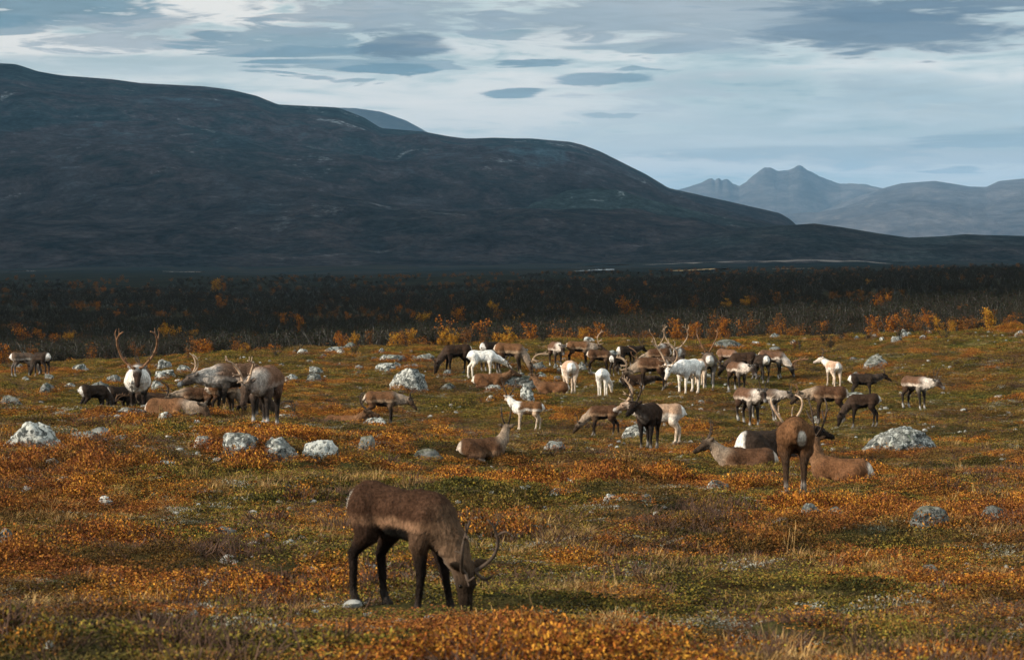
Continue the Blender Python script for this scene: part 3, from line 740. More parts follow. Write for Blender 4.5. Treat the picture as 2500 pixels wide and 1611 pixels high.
# coats: back, flank, belly, leg, neck, head, rump, sock, muzzle
BR, DK, BK, TAN, WH, GR, CR = (.105, .052, .029), (.042, .025, .017), (.013, .011, .010), (.25, .145, .085), (.78, .76, .72), (.30, .265, .235), (.50, .42, .35)
COATS = {
 'lead':   dict(back=(.070, .036, .022), flank=(.27, .155, .092), belly=(.011, .010, .009), leg=(.017, .012, .010), neck=(.12, .074, .046), head=(.030, .020, .014), rump=(.60, .55, .48), sock=(.05, .04, .035), muz=(.012, .009, .008), patch=.42),
 'brown':  dict(back=(.085, .043, .024), flank=(.27, .165, .10), belly=BK, leg=(.022, .016, .013), neck=(.30, .225, .165), head=(.055, .038, .027), rump=CR, sock=GR, muz=BK, patch=.6),
 'tanback':dict(back=(.145, .072, .036), flank=(.34, .235, .155), belly=(.022, .017, .015), leg=(.030, .022, .018), neck=(.28, .215, .165), head=(.07, .045, .03), rump=CR, sock=GR, muz=(.03, .02, .018), patch=.5),
 'tawny':  dict(back=(.135, .064, .031), flank=(.17, .085, .042), belly=(.07, .038, .022), leg=(.062, .036, .022), neck=(.16, .085, .045), head=(.10, .06, .037), rump=(.62, .56, .48), sock=(.45, .40, .36), muz=DK, patch=.45),
 'rear':  dict(back=(.15, .073, .035), flank=(.165, .085, .042), belly=(.06, .034, .020), leg=(.050, .030, .019), neck=(.15, .08, .042), head=(.10, .06, .037), rump=(.62, .56, .48), sock=(.40, .36, .32), muz=DK, patch=.31, off=-.085, pk=1.35),
 'dark':   dict(back=DK, flank=(.066, .042, .030), belly=BK, leg=(.020, .016, .014), neck=(.055, .038, .029), head=(.024, .017, .014), rump=(.62, .56, .50), sock=(.30, .28, .26), muz=BK, patch=.5),
 'darkwhiterump': dict(back=(.036, .025, .019), flank=(.055, .038, .029), belly=BK, leg=(.035, .028, .024), neck=(.05, .037, .03), head=(.024, .017, .014), rump=(.74, .70, .66), sock=(.45, .42, .40), muz=BK, patch=1.0),
 'white':  dict(back=WH, flank=(.80, .79, .77), belly=(.70, .69, .67), leg=(.74, .72, .69), neck=(.78, .76, .73), head=(.76, .73, .69), rump=WH, sock=(.7, .67, .63), muz=(.50, .40, .36), patch=1),
 'whitetan': dict(back=(.55, .36, .25), flank=(.74, .68, .62), belly=(.60, .54, .48), leg=(.62, .52, .44), neck=(.76, .72, .67), head=(.68, .58, .5), rump=WH, sock=(.72, .68, .64), muz=(.4, .3, .26), patch=1.0),
 'saddle': dict(back=(.165, .080, .036), flank=(.70, .62, .54), belly=(.30, .19, .11), leg=(.50, .42, .35), neck=(.76, .73, .69), head=(.62, .5, .4), rump=WH, sock=(.7, .66, .6), muz=(.30, .22, .18), patch=.9),
 'cream':  dict(back=(.42, .275, .185), flank=(.68, .60, .52), belly=(.66, .6, .54), leg=(.60, .50, .42), neck=(.62, .53, .45), head=(.30, .20, .14), rump=WH, sock=(.68, .62, .56), muz=(.75, .72, .7), patch=.9),
 'bull':   dict(back=(.135, .078, .050), flank=(.34, .28, .235), belly=(.030, .024, .020), leg=(.024, .019, .016), neck=(.42, .375, .335), head=(.10, .075, .06), rump=CR, sock=GR, muz=(.75, .74, .72), patch=.5),
 'mane':   dict(back=(.135, .085, .055), flank=(.30, .24, .20), belly=(.028, .022, .019), leg=(.026, .019, .016), neck=(.84, .82, .78), head=(.045, .028, .02), rump=CR, sock=GR, muz=(.03, .022, .02), patch=.5),
 'rosy':   dict(back=(.185, .098, .060), flank=(.33, .25, .20), belly=(.03, .022, .019), leg=(.032, .025, .021), neck=(.40, .345, .30), head=(.075, .05, .037), rump=CR, sock=(.72, .70, .68), muz=(.05, .035, .03), patch=.4),
 'skirt':  dict(back=(.125, .068, .042), flank=(.55, .47, .40), belly=(.020, .016, .014), leg=(.035, .028, .024), neck=(.52, .46, .41), head=(.035, .024, .019), rump=CR, sock=(.70, .67, .64), muz=(.30, .28, .27), patch=.5),
 'grey':   dict(back=(.11, .075, .055), flank=(.40, .35, .30), belly=(.05, .04, .034), leg=(.12, .105, .095), neck=(.33, .28, .24), head=(.06, .045, .036), rump=(.7, .66, .62), sock=(.6, .57, .54), muz=(.12, .1, .09), patch=.8),
}


def deer_prims(pose, neck, nyaw, hp, hyaw, legs, fat, zoff, ruff, slope=0.0, nl=.50):
    """bones of a reindeer (nose to +x, 1.06 m at the withers): list of (a, b, ra, rb, blend, y-squeeze, region)"""
    P = []
    body = [.87, slope]
    def add(a, b, ra, rb, k=.05, ky=1.0, tag='back'):
        a, b = A(*a) * A(body[0], 1, 1), A(*b) * A(body[0], 1, 1)
        for q in (a, b): q[2] -= body[1] * q[0] * np.clip((q[2] - .1) / .6, 0, 1)
        P.append((a, b, ra, rb, k, ky, tag))
    lie = pose == 'lie'
    zc = .30 if lie else .82
    f = fat
    add((-.42, 0, zc + .065), (-.10, 0, zc + .01), .188 * f, .216 * f, .06, 1.06, 'trunk')
    add((-.10, 0, zc + .01), (.25, 0, zc + .0), .216 * f, .240 * f, .06, 1.10, 'trunk')
    add((.16, 0, zc + .13), (.34, 0, zc + .115), .13, .15, .07, 1.1, 'trunk')              # withers
    add((.33, 0, zc - .03), (.45, 0, zc - .03), .195 * f, .13 * f, .06, 1.15, 'trunk')              # brisket
    add((-.50, 0, zc + .07), (-.55, 0, zc + .01), .155, .14, .06, 1.0, 'trunk')                # croup
    add((-.655, 0, zc + .10), (-.735, 0, zc - .03), .040, .026, .03, .8, 'tail')
    for s, (lf, lh) in ((1, (legs[0], legs[2])), (-1, (legs[1], legs[3]))):
        if not lie:
            zf, zh = zoff[0 if s > 0 else 1], zoff[2 if s > 0 else 3]
            add((.34, s * .10, .86), (.27, s * .135, .63), .125, .085, .05, 1, 'shoulder')
            add((.27, s * .13, .64), (.31 + lf * .45, s * .12, .38 + zf * .5), .078, .042, .03, 1, 'leg')
            add((.31 + lf * .45, s * .12, .38 + zf * .5), (.31 + lf, s * .12, .115 + zf), .040, .027, .02, 1, 'leg')
            add((.31 + lf, s * .12, .115 + zf), (.345 + lf, s * .12, .03 + zf), .033, .036, .02, 1, 'sock')
            add((.345 + lf, s * .12, .03 + zf), (.375 + lf, s * .12, .018 + zf), .042, .036, .015, .8, 'hoof')
            add((-.43, s * .10, .82), (-.37 + lh * .25, s * .145, .62), .170, .100, .06, 1, 'haunch')
            add((-.37 + lh * .25, s * .145, .62), (-.545 + lh * .75, s * .125, .43 + zh * .6), .088, .044, .035, 1, 'leg')
            add((-.545 + lh * .75, s * .125, .43 + zh * .6), (-.535 + lh, s * .12, .115 + zh), .044, .030, .02, 1, 'leg')
            add((-.535 + lh, s * .12, .115 + zh), (-.495 + lh, s * .12, .03 + zh), .033, .036, .02, 1, 'sock')
            add((-.495 + lh, s * .12, .03 + zh), (-.465 + lh, s * .12, .018 + zh), .042, .036, .015, .8, 'hoof')
        else:
            add((.33, s * .12, zc + .02), (.22, s * .21, .15), .13, .08, .05, 1, 'shoulder')
            add((.22, s * .21, .15), (.50, s * .19, .075), .075, .05, .03, 1, 'leg')
            add((.50, s * .19, .075), (.26, s * .20, .045), .044, .034, .02, 1, 'leg')
            add((-.40, s * .13, zc), (-.14, s * .25, .17), .185, .12, .05, 1, 'haunch')
            add((-.14, s * .25, .17), (-.50, s * .28, .08), .095, .055, .03, 1, 'leg')
            add((-.50, s * .28, .08), (-.17, s * .31, .05), .045, .034, .02, 1, 'leg')
            add((-.17, s * .31, .05), (-.06, s * .31, .035), .038, .034, .02, 1, 'sock')
    # neck and head
    body[0] = 1.0; body[1] = 0
    e = R(neck)
    nb = A(.345, 0, zc + .07 - slope * .35 - (.06 if neck < -20 else 0))
    d1 = rot2(A(math.cos(e * .75), 0, math.sin(e * .75)), R(nyaw) * .5); d2 = rot2(A(math.cos(e), 0, math.sin(e)), R(nyaw))
    mid = nb + d1 * nl * .5; poll = mid + d2 * nl * .52
    add(nb, mid, .172, .125, .07, 1.0, 'neck'); add(mid, poll, .128, .088, .05, 1.0, 'neck')
    if ruff:
        dn = A(0, 0, -1.0)
        add(nb + A(.05, 0, -.13), mid + dn * .09, .12 * ruff, .10 * ruff, .07, 1.2 if ruff < 1.3 else .82, 'ruff'); add(mid + dn * .09, poll + dn * .09 - d2 * .06, .10 * ruff, .06, .05, 1.2 if ruff < 1.3 else .85, 'ruff')
    hy = R(hyaw); hpr = R(hp)
    hf = rot2(A(math.cos(hpr), 0, math.sin(hpr)), hy); hs = rot2(A(0, 1, 0), hy); hu = np.cross(hf, hs)
    H = lambda f_, s_, u_: poll + hf * f_ + hs * s_ + hu * u_
    add(H(0, 0, .0), H(.10, 0, .012), .088, .082, .04, 1, 'head')
    add(H(.10, 0, .0), H(.25, 0, -.022), .078, .056, .04, 1, 'head')
    add(H(.25, 0, -.022), H(.335, 0, -.030), .055, .048, .03, 1, 'head')
    add(H(.345, 0, -.022), H(.36, 0, -.028), .047, .040, .02, 1, 'muzzle')
    add(H(.03, 0, -.055), H(.20, 0, -.062), .060, .038, .03, 1, 'head')
    for s in (1, -1):
        add(H(-.03, s * .075, .03), H(-.055, s * .135, .055), .028, .034, .02, 1, 'ear'); add(H(-.055, s * .135, .055), H(-.075, s * .205, .075), .033, .010, .02, 1, 'ear')
        add(H(.11, s * .062, .030), H(.13, s * .060, .030), .026, .022, .015, 1, 'head')
    return P, (poll, hf, hs, hu)


def antler_curves(style, rg):
    """main beam and tines of a left antler in head space (forward, side, up)"""
    j = lambda k=.02: rg.uniform(-k, k)
    C = []
    if style == 'grand':
        beam = [(.02, .045, .07), (-.08, .17, .14), (-.16, .32, .29), (-.16, .43, .50), (-.06, .455, .72), (.08, .41, .90), (.19, .31, .99)]
        C.append((beam, .027, .011))
        C.append(([(.02, .06, .10), (.10, .10, .13), (.20, .13, .12), (.27, .10, .17)], .017, .007)); C.append(([(.16, .12, .125), (.24, .17, .20)], .010, .006))
        C.append(([(-.10, .22, .20), (.03, .27, .28), (.13, .28, .40)], .016, .007)); C.append(([(.06, .26, .33), (.14, .22, .33)], .009, .005))
        C.append(([(-.15, .435, .53), (-.25, .47, .60)], .013, .005))
        C.append(([(-.05, .455, .73), (-.10, .50, .88), (-.06, .48, 1.00)], .013, .005)); C.append(([(.09, .405, .91), (.07, .41, 1.06)], .011, .004)); C.append(([(.04, .43, .84), (.18, .44, .88)], .010, .004))
    elif style == 'bull':
        beam = [(.02, .045, .07), (-.08, .10, .19), (-.14, .19, .36), (-.10, .27, .54), (.02, .30, .68), (.12, .27, .76)]
        C.append((beam, .022, .008))
        C.append(([(.02, .06, .10), (.11, .08, .13), (.20, .07, .17)], .013, .006)); C.append(([(-.09, .12, .22), (.03, .18, .29), (.10, .18, .37)], .013, .006)); C.append(([(.02, .18, .285), (.10, .22, .29)], .008, .004))
        C.append(([(-.13, .21, .40), (-.23, .24, .46)], .010, .004)); C.append(([(.0, .30, .66), (-.04, .33, .78)], .010, .004)); C.append(([(.06, .295, .72), (.05, .31, .84)], .009, .004))
    elif style == 'cow':
        beam = [(.02, .04, .07), (-.06, .075, .17), (-.09, .12, .29), (-.04, .155, .41), (.03, .15, .48)]
        C.append((beam, .016, .006)); C.append(([(.02, .05, .10), (.09, .06, .13), (.13, .05, .18)], .009, .004)); C.append(([(-.08, .10, .24), (-.0, .13, .30)], .008, .004)); C.append(([(-.06, .15, .37), (-.12, .17, .43)], .008, .004))
    elif style == 'curl':      # bare beams bowing out and back in, seen from behind
        beam = [(.02, .05, .07), (-.05, .14, .18), (-.05, .24, .33), (.02, .27, .47), (.10, .23, .58), (.15, .17, .63)]
        C.append((beam, .021, .008)); C.append(([(.0, .07, .11), (.10, .09, .20), (.14, .10, .33), (.12, .12, .42)], .015, .006))
    elif style == 'fork':
        beam = [(.02, .045, .07), (-.08, .07, .19), (-.12, .105, .34), (-.08, .13, .50), (.0, .135, .60)]
        C.append((beam, .019, .009)); C.append(([(-.10, .10, .30), (-.0, .125, .37), (.04, .13, .43)], .012, .006)); C.append(([(-.10, .12, .42), (-.17, .14, .50)], .010, .005)); C.append(([(.02, .05, .09), (.11, .06, .12)], .010, .005))
    elif style == 'swept':     # long beams laid back along the neck, forked at the tip
        beam = [(.02, .05, .07), (-.05, .13, .13), (-.17, .20, .20), (-.33, .22, .24), (-.47, .17, .23), (-.57, .10, .19)]
        C.append((beam, .021, .009)); C.append(([(-.38, .21, .24), (-.44, .26, .32), (-.43, .29, .40)], .014, .006)); C.append(([(-.46, .175, .23), (-.56, .20, .25)], .010, .005))
        C.append(([(.02, .06, .10), (.08, .10, .19), (.05, .12, .28), (.0, .12, .33)], .016, .007)); C.append(([(.075, .10, .20), (.13, .13, .24)], .010, .005)); C.append(([(-.24, .215, .22), (-.25, .26, .13)], .010, .005))
    else:                      # spike
        beam = [(.02, .04, .07), (-.04, .055, .16), (-.07, .075, .26), (-.05, .085, .34)]
        C.append((beam, .014, .006)); C.append(([(-.05, .06, .18), (.01, .07, .22)], .007, .004))
    out = []
    for pts, a, b in C:
        out.append(([(p[0] + j(.008), p[1] + j(.008), p[2] + j(.008)) for p in pts], a, b))
    return out


def catmull(pts, n):
    P = np.array(pts, float); P = np.concatenate([[2 * P[0] - P[1]], P, [2 * P[-1] - P[-2]]]); out = []
    m = len(P) - 3
    for i in range(m):
        for t in np.linspace(0, 1, n, endpoint=False):
            a, b, c, d = P[i:i + 4]
            out.append(.5 * ((2 * b) + (c - a) * t + (2 * a - 5 * b + 4 * c - d) * t * t + (3 * b - a - 3 * c + d) * t ** 3))
    out.append(P[-2]); return np.array(out)


def tube(pts, r0, r1, k, V, Fc):
    n = len(pts); base = len(V)
    for i in range(n):
        t = pts[min(i + 1, n - 1)] - pts[max(i - 1, 0)]; t = t / (np.linalg.norm(t) + 1e-9)
        s = np.cross(t, A(.31, .17, .93)); s = s / (np.linalg.norm(s) + 1e-9); u = np.cross(t, s); r = r0 + (r1 - r0) * i / (n - 1)
        for q in range(k):
            a = 2 * math.pi * q / k; V.append(pts[i] + (s * math.cos(a) + u * math.sin(a)) * r)
    for i in range(n - 1):
        for q in range(k): Fc.append((base + i * k + q, base + i * k + (q + 1) % k, base + (i + 1) * k + (q + 1) % k, base + (i + 1) * k + q))
    Fc.append(tuple(base + q for q in range(k))[::-1]); Fc.append(tuple(base + (n - 1) * k + q for q in range(k)))


DEER_SPOTS = []


def reindeer(px, py, h, yaw, label, coat='brown', pose='stand', neck=None, nyaw=0, hp=None, hyaw=None, ant='cow', ac='dark', asz=1.0, depth=None, fat=1.0, ruff=0.7, legs=None, group=None, seed=0, sink=0.0, vox=None, slope=None, nl=None, sw=20):
    rg = np.random.default_rng(seed + int(px))
    x, y, z = hit(px, py) if depth is None else at_depth(px, depth)
    lying = pose == 'lie'
    nomh = .56 if lying else 1.06
    S = h * y / F / nomh
    if neck is None: neck = {'stand': 22, 'graze': -58, 'lie': 48}[pose]
    if hp is None: hp = {'stand': -30, 'graze': -72, 'lie': -14}[pose]
    if hyaw is None: hyaw = nyaw
    if legs is None: legs = rg.uniform(-.07, .07, 4)
    yaw = yaw - math.degrees(math.atan((px - 1250) / F))
    if slope is None: slope = {'stand': .02, 'graze': .09, 'lie': .03}[pose]
    if nl is None: nl = {'stand': .50, 'graze': .56, 'lie': .50}[pose]
    th = R(yaw); c, s = math.cos(th), math.sin(th)
    zo = []
    for (lx, ly) in ((.30 + legs[0], .12), (.30 + legs[1], -.12), (-.44 + legs[2], .12), (-.44 + legs[3], -.12)):
        lx *= S; ly *= S
        zo.append((float(terrain(x + lx * c - ly * s, y + lx * s + ly * c)) - z) / S)
    z -= (sink + (.05 if lying else 0)) * S
    prims, (poll, hf, hs, hu) = deer_prims(pose, neck, nyaw, hp, hyaw, legs, fat, [max(-.2, min(.2, q)) for q in zo], ruff, slope, nl)
    if vox is None: vox = .013 if h > 200 else .018 if h > 100 else .022
    lo = np.min([np.minimum(p[0], p[1]) - max(p[2], p[3]) for p in prims], 0) - 3 * vox
    hi = np.max([np.maximum(p[0], p[1]) + max(p[2], p[3]) for p in prims], 0) + 3 * vox
    n = np.ceil((hi - lo) / vox).astype(int) + 1
    D = np.full(n, 1.0, np.float32)
    for a, b, ra, rb, k, ky, tg in prims:
        m = max(ra, rb) / min(1, ky) + k * 1.2 + vox
        i0 = np.maximum(((np.minimum(a, b) - m - lo) / vox).astype(int), 0); i1 = np.minimum(((np.maximum(a, b) + m - lo) / vox).astype(int) + 2, n)
        ax = [lo[q] + vox * np.arange(i0[q], i1[q]) for q in range(3)]
        G = np.stack(np.meshgrid(*ax, indexing='ij'), -1)
        d = capsule(G, a, b, ra, rb, ky)
        sl = tuple(slice(i0[q], i1[q]) for q in range(3))
        cur = D[sl]
        hh = np.maximum(k - np.abs(cur - d), 0) / k
        D[sl] = np.minimum(cur, d) - hh * hh * k * .25
    V, Q = surface_nets(D, lo, vox)
    # coat: colour of hair by body region
    co = COATS[coat]; C3 = lambda q: A(*co[q])
    zc = .30 if lying else .82
    nz = fbm(V[:, 0] * 5 + px, V[:, 1] * 5, V[:, 2] * 5, 3, seed)
    nz2 = fbm(V[:, 0] * 14 + px, V[:, 1] * 14, V[:, 2] * 14, 2, seed + 3)
    rel = (V[:, 2] - zc) / .25 + .22 * nz + .07 * nz2
    def lerp(a, b, t): return a * (1 - t[:, None]) + b * t[:, None]
    N = len(V)
    bk, fl, be = [np.tile(C3(q), (N, 1)) for q in ('back', 'flank', 'belly')]
    if lying: trunk = lerp(bk, fl, sstep(-rel, -.05, .5) * .7)
    else: trunk = lerp(lerp(bk, fl, sstep(-rel, -.15, .25)), be, sstep(-rel, .27, .42))
    if coat in ('saddle',):
        trunk = lerp(np.tile(C3('neck'), (N, 1)), trunk, sstep(.30 - V[:, 0] + .15 * nz, -.05, .08))
    legc = lerp(np.tile(C3('leg'), (N, 1)), fl if coat in ('white', 'whitetan', 'cream', 'saddle') else bk * .55 + .45 * np.tile(C3('leg'), (N, 1)), sstep(V[:, 2], .48, .74)) if not lying else np.tile(C3('leg'), (N, 1)) * .5 + bk * .5
    reg = {'trunk': trunk, 'tail': np.tile(C3('back') if coat == 'rear' else C3('rump'), (N, 1)), 'shoulder': lerp(trunk, fl, sstep(-rel, -.1, .5) * .5), 'haunch': lerp(trunk, bk, np.full(N, .55)) if coat not in ('saddle', 'cream') else trunk, 'leg': legc,
           'sock': np.tile(C3('sock'), (N, 1)), 'hoof': np.tile(A(.02, .017, .015) if coat != 'white' else A(.3, .25, .22), (N, 1)), 'neck': np.tile(C3('neck'), (N, 1)), 'ruff': np.tile(C3('neck') * .75 + .25 * (C3('rump')), (N, 1)),
           'head': np.tile(C3('head'), (N, 1)), 'muzzle': np.tile(C3('muz'), (N, 1)), 'ear': np.tile(C3('head') * .7 + C3('neck') * .3, (N, 1))}
    num = np.zeros((N, 3)); den = np.zeros(N)
    for a, b, ra, rb, k, ky, tg in prims:
        w = np.exp(-np.clip(capsule(V, a, b, ra, rb, ky), 0, 1) / .020 ) 
        w = np.where(w < 1e-6, 1e-9, w)
        num += reg[tg] * w[:, None]; den += w
    col = num / den[:, None]
    # pale patch round the tail
    pr = co['patch']
    rp = np.sqrt(((V[:, 0] + .60) / .22) ** 2 + ((V[:, 1] - co.get('off', 0)) / (.045 + .125 * pr)) ** 2 + ((V[:, 2] - zc + .02) / (.17 + .10 * pr)) ** 2) + .25 * nz
    rp = rp * co.get('pk', 1)
    col = lerp(np.tile(C3('rump'), (N, 1)), col, sstep(rp, .75, 1.1)) if pr > .3 else col
    if coat in ('white', 'whitetan', 'cream', 'saddle'):      # weathered, creamy hair
        col = col * (1 - .20 * sstep(nz + .5 * nz2, .0, .5))[:, None]; col = lerp(col, col * A(1.0, .90, .78), sstep(-rel, .3, 1.2) * .8)
    if coat == 'white': # dark flecks on the back
        col = lerp(col, np.tile(A(.12, .10, .09), (N, 1)), .45 * sstep(nz2 + .3 * nz, .42, .62) * sstep(V[:, 2], zc, zc + .2))
    o = mesh_obj('reindeer', V, Q, M_COAT)
    nrm = np.empty(len(o.data.vertices) * 3, np.float32); o.data.vertices.foreach_get('normal', nrm); nrm = nrm.reshape(-1, 3)
    if len(nrm) == N:      # coat stands out in tufts, longest under the neck
        q = fbm(V[:, 0] * 16 + px, V[:, 1] * 26, V[:, 2] * 11, 3, seed + 8) * .010 * sstep(V[:, 2], .45 if not lying else .1, .65 if not lying else .2)
        if ruff > .6: q = q + np.clip(fbm(V[:, 0] * 20 + px, V[:, 1] * 30, V[:, 2] * 9, 2, seed + 18), 0, 1) * .045 * sstep(V[:, 0], .36, .48) * sstep(-nrm[:, 2], .0, .6) * sstep(V[:, 2], .3, .55)
        V = V + nrm * q[:, None]; o.data.vertices.foreach_set('co', V.astype(np.float32).ravel()); o.data.update()
    at = o.data.attributes.new('coat', 'FLOAT_COLOR', 'POINT')
    at.data.foreach_set('color', np.concatenate([col, np.ones((N, 1))], 1).astype(np.float32).ravel())
    o.location = (x, y, z); o.rotation_euler = (0, 0, th); o.scale = (S, S, S)
    tag(o, label, 'reindeer', group or 'reindeer herd on the tundra')
    if ant:
        curves = antler_curves(ant, rg)
        for sd in (1, -1):
            av, af = [], []
            for pts, r0, r1 in curves:
                pts = [A(*q) * A(asz, asz, asz) + (1 - asz) * A(.02, .045, .07) + rg.uniform(-.008, .008, 3) * (i > 0) for i, q in enumerate(pts)]
                ca, sa = math.cos(R(sw)), math.sin(R(sw)); pts = [A(q[0] * ca - (q[2] - .07) * sa, q[1], .07 + q[0] * sa + (q[2] - .07) * ca) for q in pts]
                cp = catmull(pts, 4)
                W = np.array([poll + hf * (p[0]) + hs * (sd * p[1]) + hu * p[2] for p in cp])
                tube(W, r0 * (1.22 if h < 150 else 1.05), r1 * (1.5 if h < 150 else 1.2), 6, av, af)
            mesh_obj('antler', av, af, {'dark': M_ANT_DARK, 'pale': M_ANT_PALE, 'brown': M_ANT_BROWN}[ac], o)
    if h > 70:
        ev, ef = ICO[2]
        for sd in (1, -1):
            p = poll + hf * .125 + hs * (sd * .078) + hu * .030
            mesh_obj('eye', ev * .020 + p, ef, M_EYE, o)
    if h > 98 and len(nrm) == N:      # guard hairs: fine blades lying back along the body
        nh = 26000 if h > 200 else 9000
        ar = np.linalg.norm(np.cross(V[Q[:, 2]] - V[Q[:, 0]], V[Q[:, 3]] - V[Q[:, 1]]), axis=1) + 1e-9
        fi = rg.choice(len(Q), nh, p=ar / ar.sum()); w = rg.dirichlet((1, 1, 1, 1), nh)
        p = (V[Q[fi]] * w[:, :, None]).sum(1); nn = nrm[Q[fi, 0]]; cc = (col[Q[fi]] * w[:, :, None]).sum(1)
        flow = A(-.75, 0, -.65) + rg.normal(size=(nh, 3)) * .22; flow -= (flow * nn).sum(1)[:, None] * nn; flow /= np.linalg.norm(flow, axis=1)[:, None] + 1e-6
        headd = np.linalg.norm(p - poll, axis=1)
        L = (.022 + .014 * rg.uniform(0, 1, nh)) * np.where(p[:, 2] < (.5 if not lying else .12), .45, 1) * np.where(headd < .30, .30, 1) * np.where((p[:, 0] > .36) & (nn[:, 2] < 0) & (headd > .3), 1.7, 1)
        side = np.cross(flow, nn) * .0022
        tip = p + flow * L[:, None] + nn * (L * .34)[:, None]
        HV = np.stack([p - side, p + side, tip], 1).reshape(-1, 3); HF = np.arange(3 * nh).reshape(-1, 3)
        fo = mesh_obj('fur', HV, HF, M_COAT, o, smooth=False)
        fc = np.repeat(cc * rg.uniform(.75, 1.3, nh)[:, None], 3, 0); fa = fo.data.attributes.new('coat', 'FLOAT_COLOR', 'POINT')
        fa.data.foreach_set('color', np.concatenate([fc, np.ones((3 * nh, 1))], 1).astype(np.float32).ravel()); fo['kind'] = 'stuff'
    DEER_SPOTS.append((x, y, (.50 if lying else .46) * S, lying))
    return o
#=SPLIT2=
# ------------------------------------------------------------------ the herd
def build_herd():
    D = reindeer
    D(994, 1488, 294, -37, 'big dark brown reindeer grazing alone in the foreground, head in the shrubs', 'lead', 'graze', fat=.92, neck=-64, nyaw=2, hp=-80, hyaw=-16, ant='swept', ac='dark', asz=.80, slope=.13, nl=.48, sw=-14, legs=[.13, -.07, .13, -.05], ruff=.75, seed=1)
    # left edge
    D(58, 919, 57, 8, 'tan slender reindeer with white socks grazing far at the left edge', 'grey', 'graze', ant=None, seed=2)
    D(100, 917, 56, 128, 'dark reindeer with small white tail grazing beside the tan one at the left edge', 'darkwhiterump', 'graze', ant='cow', seed=3)
    # bulls and cows on the left knoll
    D(337, 1003, 121, 268, 'bull with huge wide antlers and white mane facing the camera', 'mane', 'stand', depth=55, neck=14, hp=-52, nyaw=2, ant='grand', ac='brown', asz=.9, sw=42, ruff=1.9, fat=1.06, legs=[.0, .0, .05, -.05], seed=4)
    D(232, 1003, 72, 22, 'grazing reindeer with pale rump, leftmost in the knoll group', 'darkwhiterump', 'graze', depth=56.5, ant='bull', ac='brown', asz=.8, seed=5)
    D(292, 1004, 76, 40, 'dark grazing reindeer with pale rump just left of the big-antlered bull', 'darkwhiterump', 'graze', depth=57.5, ant='cow', seed=6)
    D(405, 1000, 62, 170, 'dark antlered reindeer resting behind the big bull, right of it', 'dark', 'lie', depth=58, ant='fork', ac='dark', asz=1.1, sink=-.15, seed=7)
    D(478, 1004, 82, 186, 'brown reindeer standing with lowered head under the white-muzzled bull', 'brown', 'stand', depth=58, neck=-12, hp=-45, ant='bull', ac='dark', asz=.8, seed=8)
    D(545, 1006, 84, 30, 'brown reindeer with pale tail between the bulls, walking away to the right', 'tanback', 'graze', depth=57, ant=None, seed=9)
    D(618, 1008, 80, 0, 'dark reindeer grazing behind the legs of the tall frontal one, head to the right', 'dark', 'graze', depth=58.5, ant='bull', ac='dark', asz=.8, seed=10)
    D(572, 1012, 124, 196, 'pale grey bull with white muzzle and lowered head looking left', 'bull', 'stand', depth=55, neck=-8, hp=-22, nyaw=-4, ant='cow', ac='pale', asz=1.0, ruff=1.4, fat=1.06, legs=[-.02, .05, .02, -.04], seed=11)
    D(645, 1030, 148, 256, 'tall reddish reindeer facing the camera with lowered dark head and thin pale antlers', 'rosy', 'stand', depth=47, neck=-8, hp=-62, nyaw=-14, ant='bull', ac='pale', asz=.7, sw=34, ruff=1.2, fat=1.02, legs=[.0, .03, .04, -.02], seed=12)
    D(415, 1026, 60, -28, 'brown antlerless reindeer resting in front of the knoll group with its head down', 'tanback', 'lie', depth=50, neck=4, hp=-45, nyaw=-10, ant=None, ruff=1.0, sink=.06, seed=13)
    # centre
    D(935, 1037, 80, 0, 'tan grazing reindeer with dark legs in front of the big round boulder', 'tanback', 'stand', neck=-10, hp=-48, nyaw=-4, ant='fork', ac='dark', asz=.75, ruff=1.1, fat=1.05, seed=14)
    D(836, 1048, 48, -35, 'tan reindeer resting with dark antlers up, left of the tan grazing one', 'tawny', 'lie', depth=63, neck=40, hp=-10, nyaw=25, ant='fork', ac='dark', asz=1.0, sink=.10, seed=15)
    D(765, 1040, 44, 200, 'reindeer lying behind the ridge of the knoll, only dark antlers well visible', 'tawny', 'lie', depth=63, neck=35, ant='fork', ac='dark', asz=1.0, sink=.15, seed=16)
    D(1112, 912, 70, 196, 'dark brown reindeer grazing left of the white one', 'dark', 'graze', ant='cow', ac='dark', asz=1.0, legs=[-.05, .06, -.02, .1], seed=17)
    D(1180, 923, 67, 6, 'pure white reindeer in profile lowering its head to the right', 'white', 'stand', neck=-26, hp=-38, ant='cow', ac='dark', asz=.5, legs=[.02, -.05, -.14, .04], ruff=.5, seed=18)
    D(1200, 899, 64, 48, 'brown reindeer with white rump half hidden behind the white one', 'darkwhiterump', 'graze', ant=None, seed=19)
    D(1248, 911, 72, -8, 'greyish brown reindeer grazing with large pale antlers right of the white one', 'tanback', 'graze', neck=-62, ant='bull', ac='pale', asz=.95, ruff=1.0, seed=20)
    D(1195, 946, 38, 4, 'brown reindeer resting behind the block-shaped rock, dark antlers showing', 'tawny', 'lie', neck=30, ant='fork', ac='dark', asz=1.0, seed=21)
    D(1287, 1052, 71, 180, 'reindeer with brown saddle and white neck standing and looking away', 'saddle', 'stand', neck=46, hp=-8, nyaw=-34, hyaw=-75, ant='bull', ac='dark', asz=.85, legs=[.0, .05, .16, .0], seed=22)
    D(1180, 1124, 58, 14, 'brown reindeer resting with its head turned away and upright dark antlers, below the saddled one', 'brown', 'lie', neck=64, hp=-8, nyaw=35, hyaw=70, ant='fork', ac='dark', asz=.85, sink=.0, seed=23)
